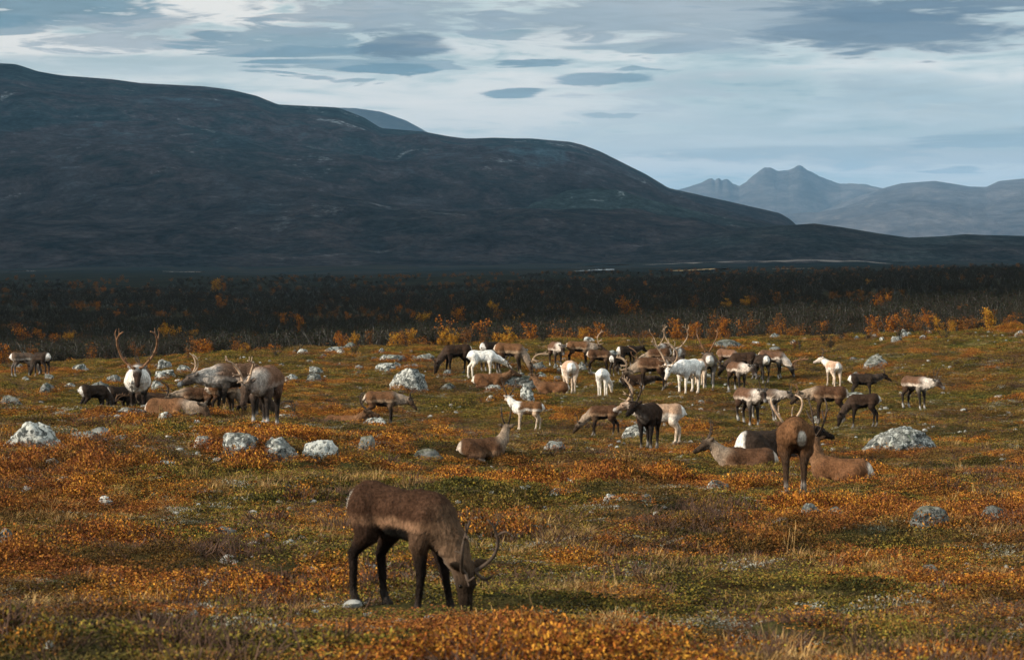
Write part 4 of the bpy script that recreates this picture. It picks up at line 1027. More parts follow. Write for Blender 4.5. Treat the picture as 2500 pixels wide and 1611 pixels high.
    D(1470, 1067, 76, 178, 'brown reindeer grazing to the left with a pale neck', 'brown', 'graze', neck=-46, hp=-50, ant='spike', ac='dark', asz=1.2, legs=[-.03, .05, .10, -.1], seed=24)
    D(1612, 1089, 103, 182, 'cream reindeer with white muzzle standing behind the dark frontal one', 'cream', 'stand', neck=22, hp=-18, nyaw=5, ant='bull', ac='pale', asz=.85, ruff=1.0, legs=[-.05, .06, .1, -.02], seed=25)
    D(1583, 1096, 109, 258, 'dark reindeer with black legs and antlers standing head on in front of the cream one', 'dark', 'stand', neck=26, hp=-30, nyaw=-26, ant='bull', ac='dark', asz=.75, legs=[.02, -.02, .03, -.05], ruff=.9, seed=26)
    # the crowd
    D(1358, 896, 60, 288, 'grey-faced reindeer with white shoulder at the left end of the crowd', 'skirt', 'stand', neck=2, hp=-58, ant='cow', ac='dark', ruff=1.1, seed=27)
    D(1415, 892, 58, 0, 'brown bull with tan ruff and pale antlers in the back row of the crowd', 'tanback', 'stand', neck=-4, hp=-25, ant='bull', ac='pale', asz=.9, ruff=1.4, seed=28)
    D(1466, 912, 57, 2, 'brown reindeer with head hidden behind the white-rumped one', 'brown', 'graze', ant=None, seed=29)
    D(1508, 914, 47, 50, 'dark reindeer turned away with a bright white rump, right of the small white one', 'darkwhiterump', 'graze', ant='cow', seed=30)
    D(1532, 897, 52, 32, 'black-brown reindeer with white tail in the back row under dark curved antlers', 'darkwhiterump', 'stand', neck=10, ant='bull', ac='dark', asz=1.1, seed=31)
    D(1472, 967, 66, 84, 'small pure white reindeer seen from behind, head down to the right', 'white', 'graze', nyaw=-38, neck=-40, ant=None, ruff=0, seed=32)
    D(1390, 962, 80, 97, 'white reindeer with tan back seen from behind', 'whitetan', 'graze', ant='curl', ac='dark', asz=.9, neck=-10, ruff=0, seed=33)
    D(1348, 966, 38, 184, 'brown reindeer with white rump resting beside the white rear-view one', 'tawny', 'lie', neck=56, nyaw=-30, hyaw=-70, ant='spike', ac='dark', asz=1.2, seed=34)
    D(1588, 949, 75, 178, 'large dark reindeer grazing to the left at the front of the crowd with tan antlers', 'brown', 'stand', neck=-30, hp=-46, ant='bull', ac='pale', asz=.8, ruff=1.1, fat=1.05, legs=[-.06, .05, .02, -.07], seed=35)
    D(1550, 945, 34, 8, 'almost black reindeer lying under the large dark grazing one', 'dark', 'lie', neck=8, hp=-10, ant=None, seed=36)
    D(1605, 910, 58, 182, 'dark brown reindeer behind the large grazing one, antlers curling upward', 'brown', 'graze', neck=-28, hp=-40, ant='curl', ac='brown', asz=1.15, ruff=.9, seed=37)
    D(1622, 894, 56, 250, 'dark and white reindeer with tangled pale antlers in the back row', 'skirt', 'stand', neck=2, hp=-50, ant='bull', ac='pale', asz=1.1, sw=40, ruff=1.2, seed=38)
    D(1645, 930, 58, 14, 'grey-legged reindeer hidden behind the white bull, head to the right', 'grey', 'graze', ant=None, seed=39)
    D(1657, 906, 58, 262, 'white-necked dark reindeer with tall brown antlers behind the white bull', 'mane', 'stand', neck=14, hp=-46, ant='grand', ac='pale', asz=1.15, sw=36, ruff=1.2, seed=40)
    D(1678, 965, 86, 238, 'white bull with broad brown antlers facing left of the camera, head lowered', 'white', 'stand', neck=-4, hp=-62, nyaw=-16, ant='grand', ac='pale', asz=.9, sw=46, ruff=1.1, legs=[.02, -.02, .04, -.03], seed=41)
    D(1708, 944, 66, 96, 'white-rumped reindeer squeezed between the white bull and the dark rear-view one', 'whitetan', 'graze', ant=None, ruff=0, seed=42)
    D(1730, 945, 82, 93, 'dark-backed reindeer seen from behind with white rump and pale legs', 'grey', 'graze', neck=10, hp=-25, ant='bull', ac='brown', asz=1.1, ruff=0, seed=43)
    D(1778, 908, 54, 330, 'reddish reindeer with pale rump behind the dark rear-view one', 'rosy', 'graze', ant='cow', ac='brown', seed=44)
    D(1812, 926, 64, 176, 'big dark reindeer in the back right of the crowd, head down to the left', 'dark', 'graze', neck=-40, hp=-60, ant='curl', ac='dark', asz=1.0, fat=1.05, seed=45)
    D(1802, 955, 70, 300, 'brown reindeer with white chest facing right, in front of the big dark one', 'skirt', 'stand', neck=4, hp=-45, nyaw=12, ant='cow', ac='dark', asz=.8, ruff=1.0, seed=46)
    D(1859, 931, 64, 112, 'dark reindeer with white haunches seen from behind at the right of the crowd', 'darkwhiterump', 'graze', ant=None, seed=47)
    D(1888, 921, 64, -14, 'brown and white bull grazing to the right with forward-swept antlers', 'skirt', 'graze', neck=-50, hp=-70, ant='grand', ac='brown', asz=.7, ruff=1.0, seed=48)
    # right side
    D(2034, 944, 61, 112, 'slim tan reindeer with white rump standing alone and looking left', 'whitetan', 'stand', neck=34, nyaw=45, hyaw=75, hp=-20, ant='cow', ac='dark', asz=1.0, seed=49)
    D(2108, 985, 62, 6, 'almost black reindeer standing behind two brown ones, head to the right', 'darkwhiterump', 'stand', neck=16, hp=-30, ant='spike', ac='dark', asz=.9, depth=83, seed=50)
    D(2020, 1030, 86, 180, 'dark brown reindeer with small orange antlers lowering its head to the left', 'brown', 'stand', neck=-8, hp=-44, ant='cow', ac='brown', asz=.7, legs=[-.02, .03, .0, -.05], seed=51)
    D(2104, 1040, 77, 184, 'dark young reindeer grazing to the left, right of the orange-antlered one', 'dark', 'graze', neck=-58, ant=None, legs=[.02, .0, .10, -.06], seed=52)
    D(2236, 996, 76, 318, 'brown and white reindeer with white muzzle standing alone at far right', 'skirt', 'stand', neck=4, hp=-28, nyaw=10, ant='cow', ac='dark', asz=1.1, ruff=1.2, seed=53)
    D(1828, 1036, 88, 304, 'brown reindeer with pale shoulder and dark face looking at the camera', 'skirt', 'stand', neck=16, hp=-42, nyaw=-14, ant='cow', ac='dark', asz=1.15, ruff=1.0, seed=54)
    D(1872, 1026, 76, -28, 'grey-necked reindeer with black face half hidden behind the pale-shouldered one', 'grey', 'stand', neck=8, hp=-46, ant='spike', ac='dark', asz=1.4, seed=55)
    D(1940, 1208, 188, 91, 'large brown reindeer seen from behind with a white patch beside its tail', 'rear', 'graze', neck=-2, hp=-35, nyaw=10, ant='curl', ac='pale', asz=.82, ruff=0, legs=[.05, -.02, -.05, .06], seed=56)
    D(1880, 1122, 80, 24, 'dark brown reindeer with white rump resting behind the large rear-view one', 'darkwhiterump', 'lie', neck=20, ant=None, seed=57)
    D(1822, 1142, 68, 184, 'reindeer resting with pale neck and black face raised to the left', 'brown', 'lie', neck=44, hp=-28, nyaw=10, ant='spike', ac='dark', asz=1.5, sink=.10, ruff=1.0, seed=58)
    D(2050, 1176, 76, 158, 'chestnut reindeer resting with white rump to the right and tall dark antlers', 'tawny', 'lie', neck=76, hp=-16, nyaw=-40, ant='fork', ac='dark', asz=1.35, ruff=.8, sink=.07, seed=59)


build_herd()

# ------------------------------------------------------------------ mountain birches beyond the tundra
def frame_at(t):
    s = np.cross(t, A(.31, .17, .93)); s /= np.linalg.norm(s) + 1e-9
    return s, np.cross(t, s)


def birch_mesh(seed, H, stems, spread, twigs):
    """trunk (stems) and twigs as two meshes; returns twig tips too"""
    rg = np.random.default_rng(seed); V, Fc, TV, TF, tips = [], [], [], [], []
    for s in range(stems):
        a = rg.uniform(0, 6.28); lean = rg.uniform(.15, 1) * spread
        h = H * rg.uniform(.7, 1.0)
        p = [A(0.05 * math.cos(a), .05 * math.sin(a), -.25)]
        n = 5
        for i in range(1, n + 1):
            u = i / n
            p.append(A(math.cos(a) * lean * u ** 1.2, math.sin(a) * lean * u ** 1.2, h * u) + rg.normal(size=3) * .05 * H / 2.5)
        p = np.array(p); tube(p, .030 * H / 2.2, .008, 4, V, Fc)
        for t in range(twigs):
            u = rg.uniform(.22, 1.0); k = u * n; i = min(int(k), n - 1); b = p[i] + (p[i + 1] - p[i]) * (k - i)
            d = A(*rg.normal(size=3)); d[2] = abs(d[2]) * .9 + .45; d /= np.linalg.norm(d); L = H * rg.uniform(.16, .34) * (1.15 - .6 * u)
            m = b + d * L * .55 + rg.normal(size=3) * .04; e = m + (d + A(0, 0, .25)) * L * .5
            tube(np.array([b, m, e]), .012, .005, 3, TV, TF); tips += [m, e]
            for q in range(2):
                d2 = d + rg.normal(size=3) * .6; d2 /= np.linalg.norm(d2); b2 = b + (m - b) * rg.uniform(.4, 1.0); e2 = b2 + d2 * L * rg.uniform(.3, .6)
                tube(np.array([b2, e2]), .007, .004, 3, TV, TF); tips.append(e2)
    return (V, Fc), (TV, TF), np.array(tips)


def leaves_mesh(name, tips, seed, n, size, mat, drop=0.0):
    rg = np.random.default_rng(seed)
    c = tips[rg.integers(0, len(tips), n)] + rg.normal(size=(n, 3)) * .085
    if drop: c = c[c[:, 2] > drop]; n = len(c)
    return leaf_quads(name, c, rg, size, mat)


def leaf_quads(name, c, rg, size, mat, up=0.0):
    n = len(c)
    a = rg.normal(size=(n, 3)); a[:, 2] *= 1 - up * .5; a /= np.linalg.norm(a, axis=1)[:, None]
    b = rg.normal(size=(n, 3)); b -= (b * a).sum(1)[:, None] * a; b /= np.linalg.norm(b, axis=1)[:, None]
    s = size * rg.uniform(.6, 1.4, n)[:, None]
    V = np.stack([c - a * s, c + b * s * .6, c + a * s, c - b * s * .6], 1).reshape(-1, 3)
    Q = np.arange(4 * n).reshape(-1, 4)
    me = bpy.data.meshes.new(name)
    me.vertices.add(4 * n); me.vertices.foreach_set('co', V.astype(np.float32).ravel()); me.loops.add(4 * n); me.polygons.add(n)
    me.loops.foreach_set('vertex_index', Q.ravel().astype(np.int32)); me.polygons.foreach_set('loop_start', np.arange(0, 4 * n, 4, dtype=np.int32))
    me.materials.append(mat); at = me.attributes.new('rnd', 'FLOAT', 'POINT'); at.data.foreach_set('value', np.repeat(rg.uniform(0, 1, n), 4).astype(np.float32))
    me.update(calc_edges=True)
    return me


def raw_mesh(name, V, Fc, mat):
    me = bpy.data.meshes.new(name); me.from_pydata([list(map(float, v)) for v in V], [], Fc); me.materials.append(mat); me.update(); return me


BARE, LEAFY = [], []
M_BUD = mat_cover('bare_birch_spray', [(.3, (.018, .022, .013)), (.5, (.042, .044, .020)), (.65, (.14, .065, .022)), (.8, (.07, .065, .026))], .12, .4)


def build_birch_kinds():
    for k in range(6):
        (V, Fc), (TV, TF), tips = birch_mesh(40 + k, 1.9, 4 + k % 3, .80, 13)
        rq = np.random.default_rng(k); bud = leaf_quads('buds', tips[rq.integers(0, len(tips), 260)] + rq.normal(size=(260, 3)) * .07, rq, .040, M_BUD); n0 = len(TV)
        cr = raw_mesh('crown', TV + [v.co[:] for v in bud.vertices], TF + [tuple(q + n0 for q in p.vertices) for p in bud.polygons], M_TWIG); cr.materials.append(M_BUD)
        cr.polygons.foreach_set('material_index', np.array([0] * len(TF) + [1] * len(bud.polygons), np.int32))
        BARE.append((raw_mesh('trunk', V, Fc, M_STEM if k % 3 == 0 else M_DARKSTEM), cr))
    for k in range(6):
        (V, Fc), (TV, TF), tips = birch_mesh(70 + k, 2.2, 4, .75, 9)
        tm = raw_mesh('trunk', V + TV, Fc + [tuple(i + len(V) for i in f) for f in TF], M_DARKSTEM)
        tips = tips[tips[:, 2] > .5]
        LEAFY.append({q: (tm, leaves_mesh('crown', tips, 90 + k, n, .044, m)) for q, m, n in (('y', M_YELLOW, 1500), ('o', M_ORANGE, 1150), ('r', M_RUSTY, 700))})


build_birch_kinds()


def place_tree(meshes, x, y, s, rz, label, group, wide=1.0):
    r = bpy.data.objects.new('birch_tree', None); link(r); r.location = (x, y, float(terrain(x, y)) - .05); r.rotation_euler = (0, 0, rz); r.scale = (s * wide, s * wide, s); r.empty_display_size = .2
    for nm, me in zip(('trunk', 'crown'), meshes):
        c = bpy.data.objects.new(nm, me); link(c); c.parent = r
    tag(r, label, 'tree', group)
    return r


def depth_for_row(px, py, hc):
    """distance behind the tundra's rim at which a crown hc above the ground shows at that row"""
    u, w = ray(px, py)
    d = np.exp(np.linspace(math.log(126), math.log(1400), 900)); g = terrain(u * d, d, True) + hc - w * d
    ok = np.nonzero(g >= 0)[0]
    # nearest distance where the crown rises to the sight line, searching outwards
    s = np.nonzero(np.diff(np.sign(g)) != 0)[0]
    k = s[0] if len(s) else int(np.argmin(np.abs(g)))
    return float(u * d[k]), float(d[k])


ORANGE_SPOTS = [  # px, row of crown centre, width px, tint, own label or None
 (858, 830, 40, 'y', 'small yellow birch bush above the dark peaked rock with the stick'), (960, 836, 56, 'y', 'low wide golden bush at the rim left of the brown grazer'), (1003, 824, 46, 'y', 'bright yellow bush at the foot of the big orange birch'),
 (1031, 806, 52, 'y', 'golden birch rising to the left of the large brown-orange birch'), (1086, 788, 88, 'o', 'large wide brown-orange birch above the dark grazing reindeer'), (1170, 786, 84, 'o', 'large orange birch right of the wide brown-orange one'),
 (1208, 750, 34, 'y', 'tall yellow birch crown above the large orange one'), (1267, 800, 42, 'y', 'round golden birch left of the yellow ball-shaped bush'), (1327, 812, 38, 'y', 'yellow ball-shaped birch bush above the left end of the crowd'), (1425, 815, 18, 'y', 'tiny yellow bush above the pale antlers of the crowd'),
 (1357, 748, 76, 'r', None), (1466, 772, 46, 'o', None), (1530, 778, 60, 'o', None), (1647, 764, 56, 'o', 'orange thin birch above the tallest antlers of the crowd'), (1694, 770, 44, 'o', None), (1766, 728, 50, 'o', None), (1771, 746, 34, 'y', None), (1897, 728, 44, 'r', None), (1915, 745, 50, 'r', None),
 (2033, 786, 42, 'y', 'rounded yellow bush on the turf edge behind the domed grey rock'), (2093, 764, 36, 'o', None), (2146, 768, 66, 'o', 'wide thin orange birch on the right, standing clear over turf'), (2270, 746, 50, 'o', None), (2304, 754, 34, 'o', None), (2296, 797, 50, 'y', 'big golden birch bush on the right-hand slope'), (2323, 800, 30, 'y', 'narrow golden bush touching the big golden one on the right'),
 (1270, 712, 20, 'o', None), (1245, 709, 24, 'r', None), (998, 742, 20, 'o', None), (1007, 777, 32, 'o', None), (838, 792, 48, 'o', None), (1078, 828, 44, 'y', 'small golden bush under the large brown-orange birch'), (1210, 800, 50, 'r', None), (1120, 800, 60, 'o', None), (1140, 745, 60, 'r', None),
 (7, 868, 60, 'o', 'orange bush cut by the left picture edge'), (60, 840, 56, 'o', 'orange birch above the tan reindeer at the left edge'), (98, 838, 40, 'o', None), (130, 850, 50, 'o', None), (165, 846, 46, 'y', None), (196, 855, 30, 'o', None), (265, 848, 34, 'o', 'orange bush left of the left antler of the big bull'), (414, 836, 56, 'y', 'golden bush right of the right antler of the big bull'),
 (463, 838, 42, 'y', None), (490, 850, 52, 'o', None), (460, 872, 34, 'y', None), (512, 850, 30, 'o', None), (734, 818, 54, 'o', 'orange birch standing alone above the tall frontal reindeer'), (836, 792, 34, 'o', None), (540, 734, 36, 'o', 'reddish orange birch alone high in the dark scrub at left'), (523, 697, 36, 'y', 'golden crown at the top of the scrub band at left'),
 (548, 697, 18, 'o', None), (252, 706, 18, 'o', 'tiny orange birch high in the scrub at far left'), (240, 748, 24, 'o', None), (215, 814, 30, 'r', None), (486, 802, 34, 'r', None), (625, 788, 20, 'o', None), (690, 774, 24, 'o', None), (716, 774, 24, 'o', None), (780, 760, 26, 'r', None), (700, 788, 30, 'o', None), (850, 772, 22, 'o', None),
 (20, 800, 36, 'r', None), (85, 748, 26, 'r', None), (575, 800, 40, 'r', None), (900, 760, 40, 'r', None), (970, 755, 24, 'o', None), (1728, 690, 18, 'o', 'tiny orange birch high in the scrub right of centre'), (1240, 735, 26, 'o', None), (1325, 720, 20, 'o', None), (1480, 712, 30, 'r', None), (1575, 695, 18, 'o', None), (1690, 740, 40, 'r', None), (1600, 800, 30, 'r', None), (1380, 800, 40, 'r', None), (1840, 735, 36, 'r', None), (2010, 757, 24, 'r', None), (2390, 690, 26, 'r', None), (2425, 740, 24, 'r', None), (2210, 740, 60, 'r', None), (1560, 790, 46, 'r', None), (930, 800, 40, 'r', None), (645, 800, 30, 'r', None),
]
def build_birches():
    rg = random.Random(11)
    for i, (px, py, w, q, lab) in enumerate(ORANGE_SPOTS):
        hc = 1.25
        for _ in range(2):
            x, y = depth_for_row(px, py, hc); s = max(.45, min(2.6, 1.0 * w * y / F / 1.75)); hc = 1.25 * s
        gname = {'y': 'golden birches in the dark scrub', 'o': 'orange birches in the dark scrub', 'r': 'rusty birches in the dark scrub'}[q]
        if lab is None: lab = {'y': 'small golden birch among bare scrub behind the tundra', 'o': 'orange-leaved birch among bare dark scrub behind the tundra', 'r': 'dull rusty half-bare birch among the dark scrub'}[q]
        place_tree(LEAFY[i % 6][q], x, y, s, rg.uniform(0, 6.28), lab, gname, rg.uniform(.9, 1.15))
    # more autumn leaf thinly spread through the scrub, and low bushes that fray the edge of the turf
    for k in range(95):
        px = rg.uniform(-20, 2520); q = rg.choice('rrrooy'); d = 132 * math.exp(rg.random() ** 1.3 * 1.5); x, y, z = at_depth(px, d)
        place_tree(LEAFY[k % 6][q], x, y, rg.uniform(.45, 1.0), rg.uniform(0, 6.28), {'y': 'small golden birch among bare scrub behind the tundra', 'o': 'orange-leaved birch among bare dark scrub behind the tundra', 'r': 'dull rusty half-bare birch among the dark scrub'}[q],
                   {'y': 'golden birches in the dark scrub', 'o': 'orange birches in the dark scrub', 'r': 'rusty birches in the dark scrub'}[q], rg.uniform(.9, 1.2))
    for k in range(46):
        px = rg.uniform(-20, 2520); d = rg.uniform(112, 133) - (14 if px < 600 else 0) * rg.random(); x, y, z = at_depth(px, d); bare = rg.random() < .55
        place_tree(BARE[k % 6] if bare else LEAFY[k % 6]['r'], x, y, rg.uniform(.22, .48), rg.uniform(0, 6.28), 'knee-high bare bush on the ragged edge of the turf' if bare else 'knee-high rusty bush on the ragged edge of the turf', 'low bare bushes at the turf edge' if bare else 'low rusty bushes at the turf edge', 1.3)
    # bare birches along the rim of the tundra
    n = 0
    while n < 120:
        px = rg.uniform(-60, 2560); d = 139 * math.exp(rg.random() ** 1.2 * .55)
        if px > 1900 and px < 2420 and d < 150: continue
        x, y, z = at_depth(px, d); k = rg.randrange(6)
        place_tree(BARE[k], x, y, rg.uniform(.45, .9), rg.uniform(0, 6.28), 'bare dark birch with thin grey stems at the edge of the scrub', 'bare birches at the edge of the scrub'); n += 1


build_birches()

# ------------------------------------------------------------------ ground cover (nobody could count it): instanced clumps
M_HTWIG = mat_flat('heather_twigs', (.035, .018, .012), (.13, .075, .05), 5)


M_CHIP = mat_flat('pale_stone_chips', (.15, .155, .15), (.50, .50, .47), 9)


def clump(kind, seed):
    rg = np.random.default_rng(seed)
    if kind == 'shrub':      # dwarf birch / bilberry: upright twigs with small leaves
        n = 260; r = np.sqrt(rg.uniform(0, 1, n)) * .20; a = rg.uniform(0, 6.28, n)
        hgt = .012 + (1 - (r / .22) ** 2) * .095 * rg.uniform(.3, 1.2, n)
        return leaf_quads('leaf', np.stack([r * np.cos(a), r * np.sin(a), hgt], 1), rg, .0085, M_SHRUB)
    if kind == 'heath':      # low cushion of crowberry and moss
        n = 210; r = np.sqrt(rg.uniform(0, 1, n)) * .24; a = rg.uniform(0, 6.28, n)
        hgt = .005 + (1 - (r / .25) ** 2) * .05 * rg.uniform(.4, 1.1, n)
        return leaf_quads('leaf', np.stack([r * np.cos(a), r * np.sin(a), hgt], 1), rg, .0095, M_HEATH)
    if kind == 'lichen':     # pale reindeer lichen among the shrubs
        n = 150; r = np.sqrt(rg.uniform(0, 1, n)) * .20; a = rg.uniform(0, 6.28, n)
        return leaf_quads('leaf', np.stack([r * np.cos(a), r * np.sin(a), .004 + .035 * rg.uniform(.2, 1, n)], 1), rg, .0085, M_LICHEN)
    if kind == 'grass':
        V = []; n = 46
        for i in range(n):
            r = math.sqrt(rg.random()) * .11; a = rg.uniform(0, 6.28); b = A(r * math.cos(a), r * math.sin(a), -.02)
            d = A(math.cos(a) * rg.uniform(.1, .8), math.sin(a) * rg.uniform(.1, .8), 1); L = rg.uniform(.06, .19); w = .0036
            s = A(-math.sin(a), math.cos(a), 0) * w; t = b + d * L; m = b + d * L * .55 + A(0, 0, .01)
            V.append([b - s, b + s, m + s * .8, t + A(math.cos(a), math.sin(a), -.5) * L * .2, m - s * .8])
        V = np.array(V).reshape(-1, 3); Fc = []
        for i in range(n):
            o = i * 5; Fc += [(o, o + 1, o + 2, o + 4), (o + 4, o + 2, o + 3)]
        me = bpy.data.meshes.new('blades'); me.from_pydata(V.tolist(), [], Fc); me.materials.append(M_STRAW)
        at = me.attributes.new('rnd', 'FLOAT', 'POINT'); at.data.foreach_set('value', np.repeat(rg.uniform(0, 1, n), 5).astype(np.float32)); return me
    if kind == 'stalk':      # lone tall dry stems
        V, Fc = [], []
        for i in range(4):
            b = A(rg.uniform(-.12, .12), rg.uniform(-.12, .12), -.03); t = b + A(rg.uniform(-.1, .1), rg.uniform(-.1, .1), rg.uniform(.2, .42)); tube(np.array([b, (b + t) / 2 + rg.normal(size=3) * .01, t]), .0026, .0018, 3, V, Fc)
            tube(np.array([t - A(0, 0, .05), t + A(0, 0, .03)]), .0045, .002, 3, V, Fc)
        me = raw_mesh('stalk', V, Fc, M_STRAW); at = me.attributes.new('rnd', 'FLOAT', 'POINT'); at.data.foreach_set('value', np.full(len(V), .8, np.float32)); return me
    if kind == 'twig':       # leafless dark dwarf shrub
        V, Fc = [], []
        for i in range(26):
            a = rg.uniform(0, 6.28); r = rg.uniform(0, .14); b = A(r * math.cos(a), r * math.sin(a), -.02); e = b + A(math.cos(a) * rg.uniform(0, .12), math.sin(a) * rg.uniform(0, .12), rg.uniform(.04, .14))
            tube(np.array([b, (b + e) / 2 + rg.normal(size=3) * .012, e]), .0045, .002, 3, V, Fc)
        return raw_mesh('twig', V, Fc, M_HTWIG)


def hidden_collection(name, meshes):
    col = bpy.data.collections.new(name)
    for i, me in enumerate(meshes):
        for me_ in (me if isinstance(me, (list, tuple)) else [me]):
            o = bpy.data.objects.new('%s_%02d' % (name, i), me_); col.objects.link(o)
    return col


def scatter(name, col, n_kinds, pts, rz, scl, idx, tilt=0.12, seed=0):
    n = len(pts); rg = np.random.default_rng(seed)
    me = bpy.data.meshes.new(name); me.vertices.add(n); me.vertices.foreach_set('co', np.asarray(pts, np.float32).ravel())
    rot = np.stack([rg.normal(size=n) * tilt, rg.normal(size=n) * tilt, rz], 1)
    for nm, ty, dat, key in (('tint', 'FLOAT', rg.uniform(0, 1, n), 'value'), ('rot', 'FLOAT_VECTOR', rot, 'vector'), ('scl', 'FLOAT_VECTOR', scl, 'vector'), ('idx', 'INT', idx, 'value')):
        at = me.attributes.new(nm, ty, 'POINT'); at.data.foreach_set(key, np.asarray(dat, np.int32 if ty == 'INT' else np.float32).ravel())
    o = bpy.data.objects.new(name, me); link(o)
    g = bpy.data.node_groups.new(name, 'GeometryNodeTree')
    g.interface.new_socket('Geometry', in_out='INPUT', socket_type='NodeSocketGeometry'); g.interface.new_socket('Geometry', in_out='OUTPUT', socket_type='NodeSocketGeometry')
    N = g.nodes.new; L = g.links.new
    gi, go = N('NodeGroupInput'), N('NodeGroupOutput')
    ci = N('GeometryNodeCollectionInfo'); ci.inputs['Collection'].default_value = col; ci.inputs['Separate Children'].default_value = True; ci.inputs['Reset Children'].default_value = True
    ip = N('GeometryNodeInstanceOnPoints'); ip.inputs['Pick Instance'].default_value = True
    def attr(nm, ty):
        a = N('GeometryNodeInputNamedAttribute'); a.data_type = ty; a.inputs['Name'].default_value = nm; return a.outputs['Attribute']
    m2p = N('GeometryNodeMeshToPoints')
    L(gi.outputs[0], m2p.inputs['Mesh']); L(m2p.outputs[0], ip.inputs['Points']); L(ci.outputs[0], ip.inputs['Instance'])
    L(attr('idx', 'INT'), ip.inputs['Instance Index']); L(attr('scl', 'FLOAT_VECTOR'), ip.inputs['Scale'])
    e2r = N('FunctionNodeEulerToRotation'); L(attr('rot', 'FLOAT_VECTOR'), e2r.inputs[0]); L(e2r.outputs[0], ip.inputs['Rotation'])
    L(ip.outputs[0], go.inputs[0])
    md = o.modifiers.new('cover', 'NODES'); md.node_group = g
    tag(o, kind='stuff'); return o


def build_cover():
    rg = np.random.default_rng(77)
    def field(n, d0, d1, az=.255, p=1.0):
        """points over the visible wedge; p = 1 spreads them evenly over the picture's depth, p = 0 evenly over the ground"""
        n = int(n * 1.5); u = rg.uniform(0, 1, n)
        if p == 1: d = d0 * (d1 / d0) ** u
        else: e = 2 - p; d = (d0 ** e + u * (d1 ** e - d0 ** e)) ** (1 / e)
        x = rg.uniform(-1, 1, n) * (d * math.tan(az) + 5.5); y = d
        ok = np.ones(n, bool)
        for (rx, ry, ra, rb) in ROCKS:
            ok &= ((x - rx) / (ra * .8)) ** 2 + ((y - ry) / (rb * .8)) ** 2 > 1
        for (dx, dy, r, lying) in DEER_SPOTS:
            if r: ok &= (x - dx) ** 2 + (y - dy) ** 2 > r * r
        return x[ok], y[ok]
    def trampled(x, y):
        f = np.ones(len(x))
        for (dx, dy, r, lying) in DEER_SPOTS:
            if not lying: f = np.minimum(f, sstep(np.hypot((x - dx) * 1.1, (y - dy + .9) * .62), .5, 1.9))
        return .38 + .62 * f
    def put(name, kinds, x, y, smin, smax, grow, seed, zs=(.7, 1.3), tilt=.12, zoff=0.0, zm=None):
        n = len(x); s = rg.uniform(smin, smax, n) * (1 + grow * np.clip((y - 20) / 80, 0, 1.2))
        scl = np.stack([s, s, s * rg.uniform(*zs, n) * (1 + .55 * np.clip(fbm(x / 1.3, y / 1.6, octv=3, seed=240) * 2, -.7, 1)) * (.85 - .25 * sstep(y, 30, 60)) * (1 if zm is None else zm) * trampled(x, y)], 1)
        pts = np.stack([x, y, terrain(x, y) + zoff], 1)
        scatter(name, hidden_collection(name + '_kinds', kinds), len(kinds), pts, rg.uniform(0, 6.28, n), scl, rg.integers(0, len(kinds), n), tilt, seed)
    # dwarf shrubs in drifts
    def shrub_mask(x, y):
        far = sstep(y, 55, 90)
        return fbm(x / 2.2, y / 3.2, octv=4, seed=201) + .50 * fbm(x / .75, y / .95, octv=2, seed=204) - .34 * far + .06 * sstep(y, 60, 20)
    # plants crowd round the foot of every rock
    RX, RY = [], []
    for (rx, ry, ra, rb) in ROCKS:
        q = int(np.clip(ra * 34, 4, 60)); th = rg.uniform(0, 6.283, q); th = np.where(np.sin(th) > .35, -th, th); f = rg.uniform(.86, 1.12, q)
        RX += list(rx + np.cos(th) * (ra * f + .05)); RY += list(ry + np.sin(th) * (rb * f + .05))
    RX, RY = np.array(RX), np.array(RY)
    x, y = field(150000, 11.5, 125, p=.85)
    m = shrub_mask(x, y); k = m + rg.normal(size=len(x)) * .24 > .12
    put('dwarf_shrub_cover', [clump('shrub', 300 + i) for i in range(6)], np.concatenate([x[k], RX]), np.concatenate([y[k], RY]), .6, 1.6, .30, 1, zm=np.concatenate([np.clip(.5 + 1.7 * m[k], .45, 1.5) * (.6 + .4 * sstep(y[k], 16, 30)), np.full(len(RX), 1.35)]))
    x, y = field(80000, 11.5, 135, p=.85)
    m = shrub_mask(x, y); k = m + rg.normal(size=len(x)) * .12 + .5 * fbm(x / .9, y / 1.2, octv=2, seed=207) < .16
    put('heath_and_moss_cover', [clump('heath', 330 + i) for i in range(5)], x[k], y[k], .8, 1.5, .5, 2)
    x, y = field(60000, 11.5, 125, p=.9)
    m = fbm(x / 1.9, y / 2.4, octv=3, seed=222); k = m + rg.normal(size=len(x)) * .10 > .31
    put('dry_grass_cover', [clump('grass', 350 + i) for i in range(4)], x[k], y[k], .6, 1.15, .2, 3)
    x, y = field(34000, 11.5, 115, p=.9)
    m = fbm(x / 2.2, y / 2.8, octv=3, seed=232); k = m + rg.normal(size=len(x)) * .1 > .08
    put('bare_dwarf_shrub_cover', [clump('twig', 370 + i) for i in range(3)], x[k], y[k], .8, 1.6, .2, 4)
    x, y = field(30000, 11.5, 110, p=.9)
    m = fbm(x / 1.4, y / 2.0, octv=4, seed=252); k = m + rg.normal(size=len(x)) * .08 > .22
    put('pale_lichen_cover', [clump('lichen', 410 + i) for i in range(3)], x[k], y[k], .6, 1.3, .3, 6)
    # frost-shattered chips and pebbles showing between the plants
    x, y = field(9000, 11.5, 120, p=.9)
    k = fbm(x / 2.4, y / 3.4, octv=3, seed=272) > .10; x, y = x[k], y[k]; n = len(x)
    chips = []
    for i in range(5):
        v, f = rock_shape(950 + i, 2); me = bpy.data.meshes.new('chip'); me.from_pydata((v * A(.075, .06, .035)).tolist(), [], f.tolist()); me.materials.append(M_CHIP); chips.append(me)
    sc3 = np.clip(np.exp(rg.normal(size=n) * .5 - .2), .3, 1.5)[:, None] * np.ones((1, 3))
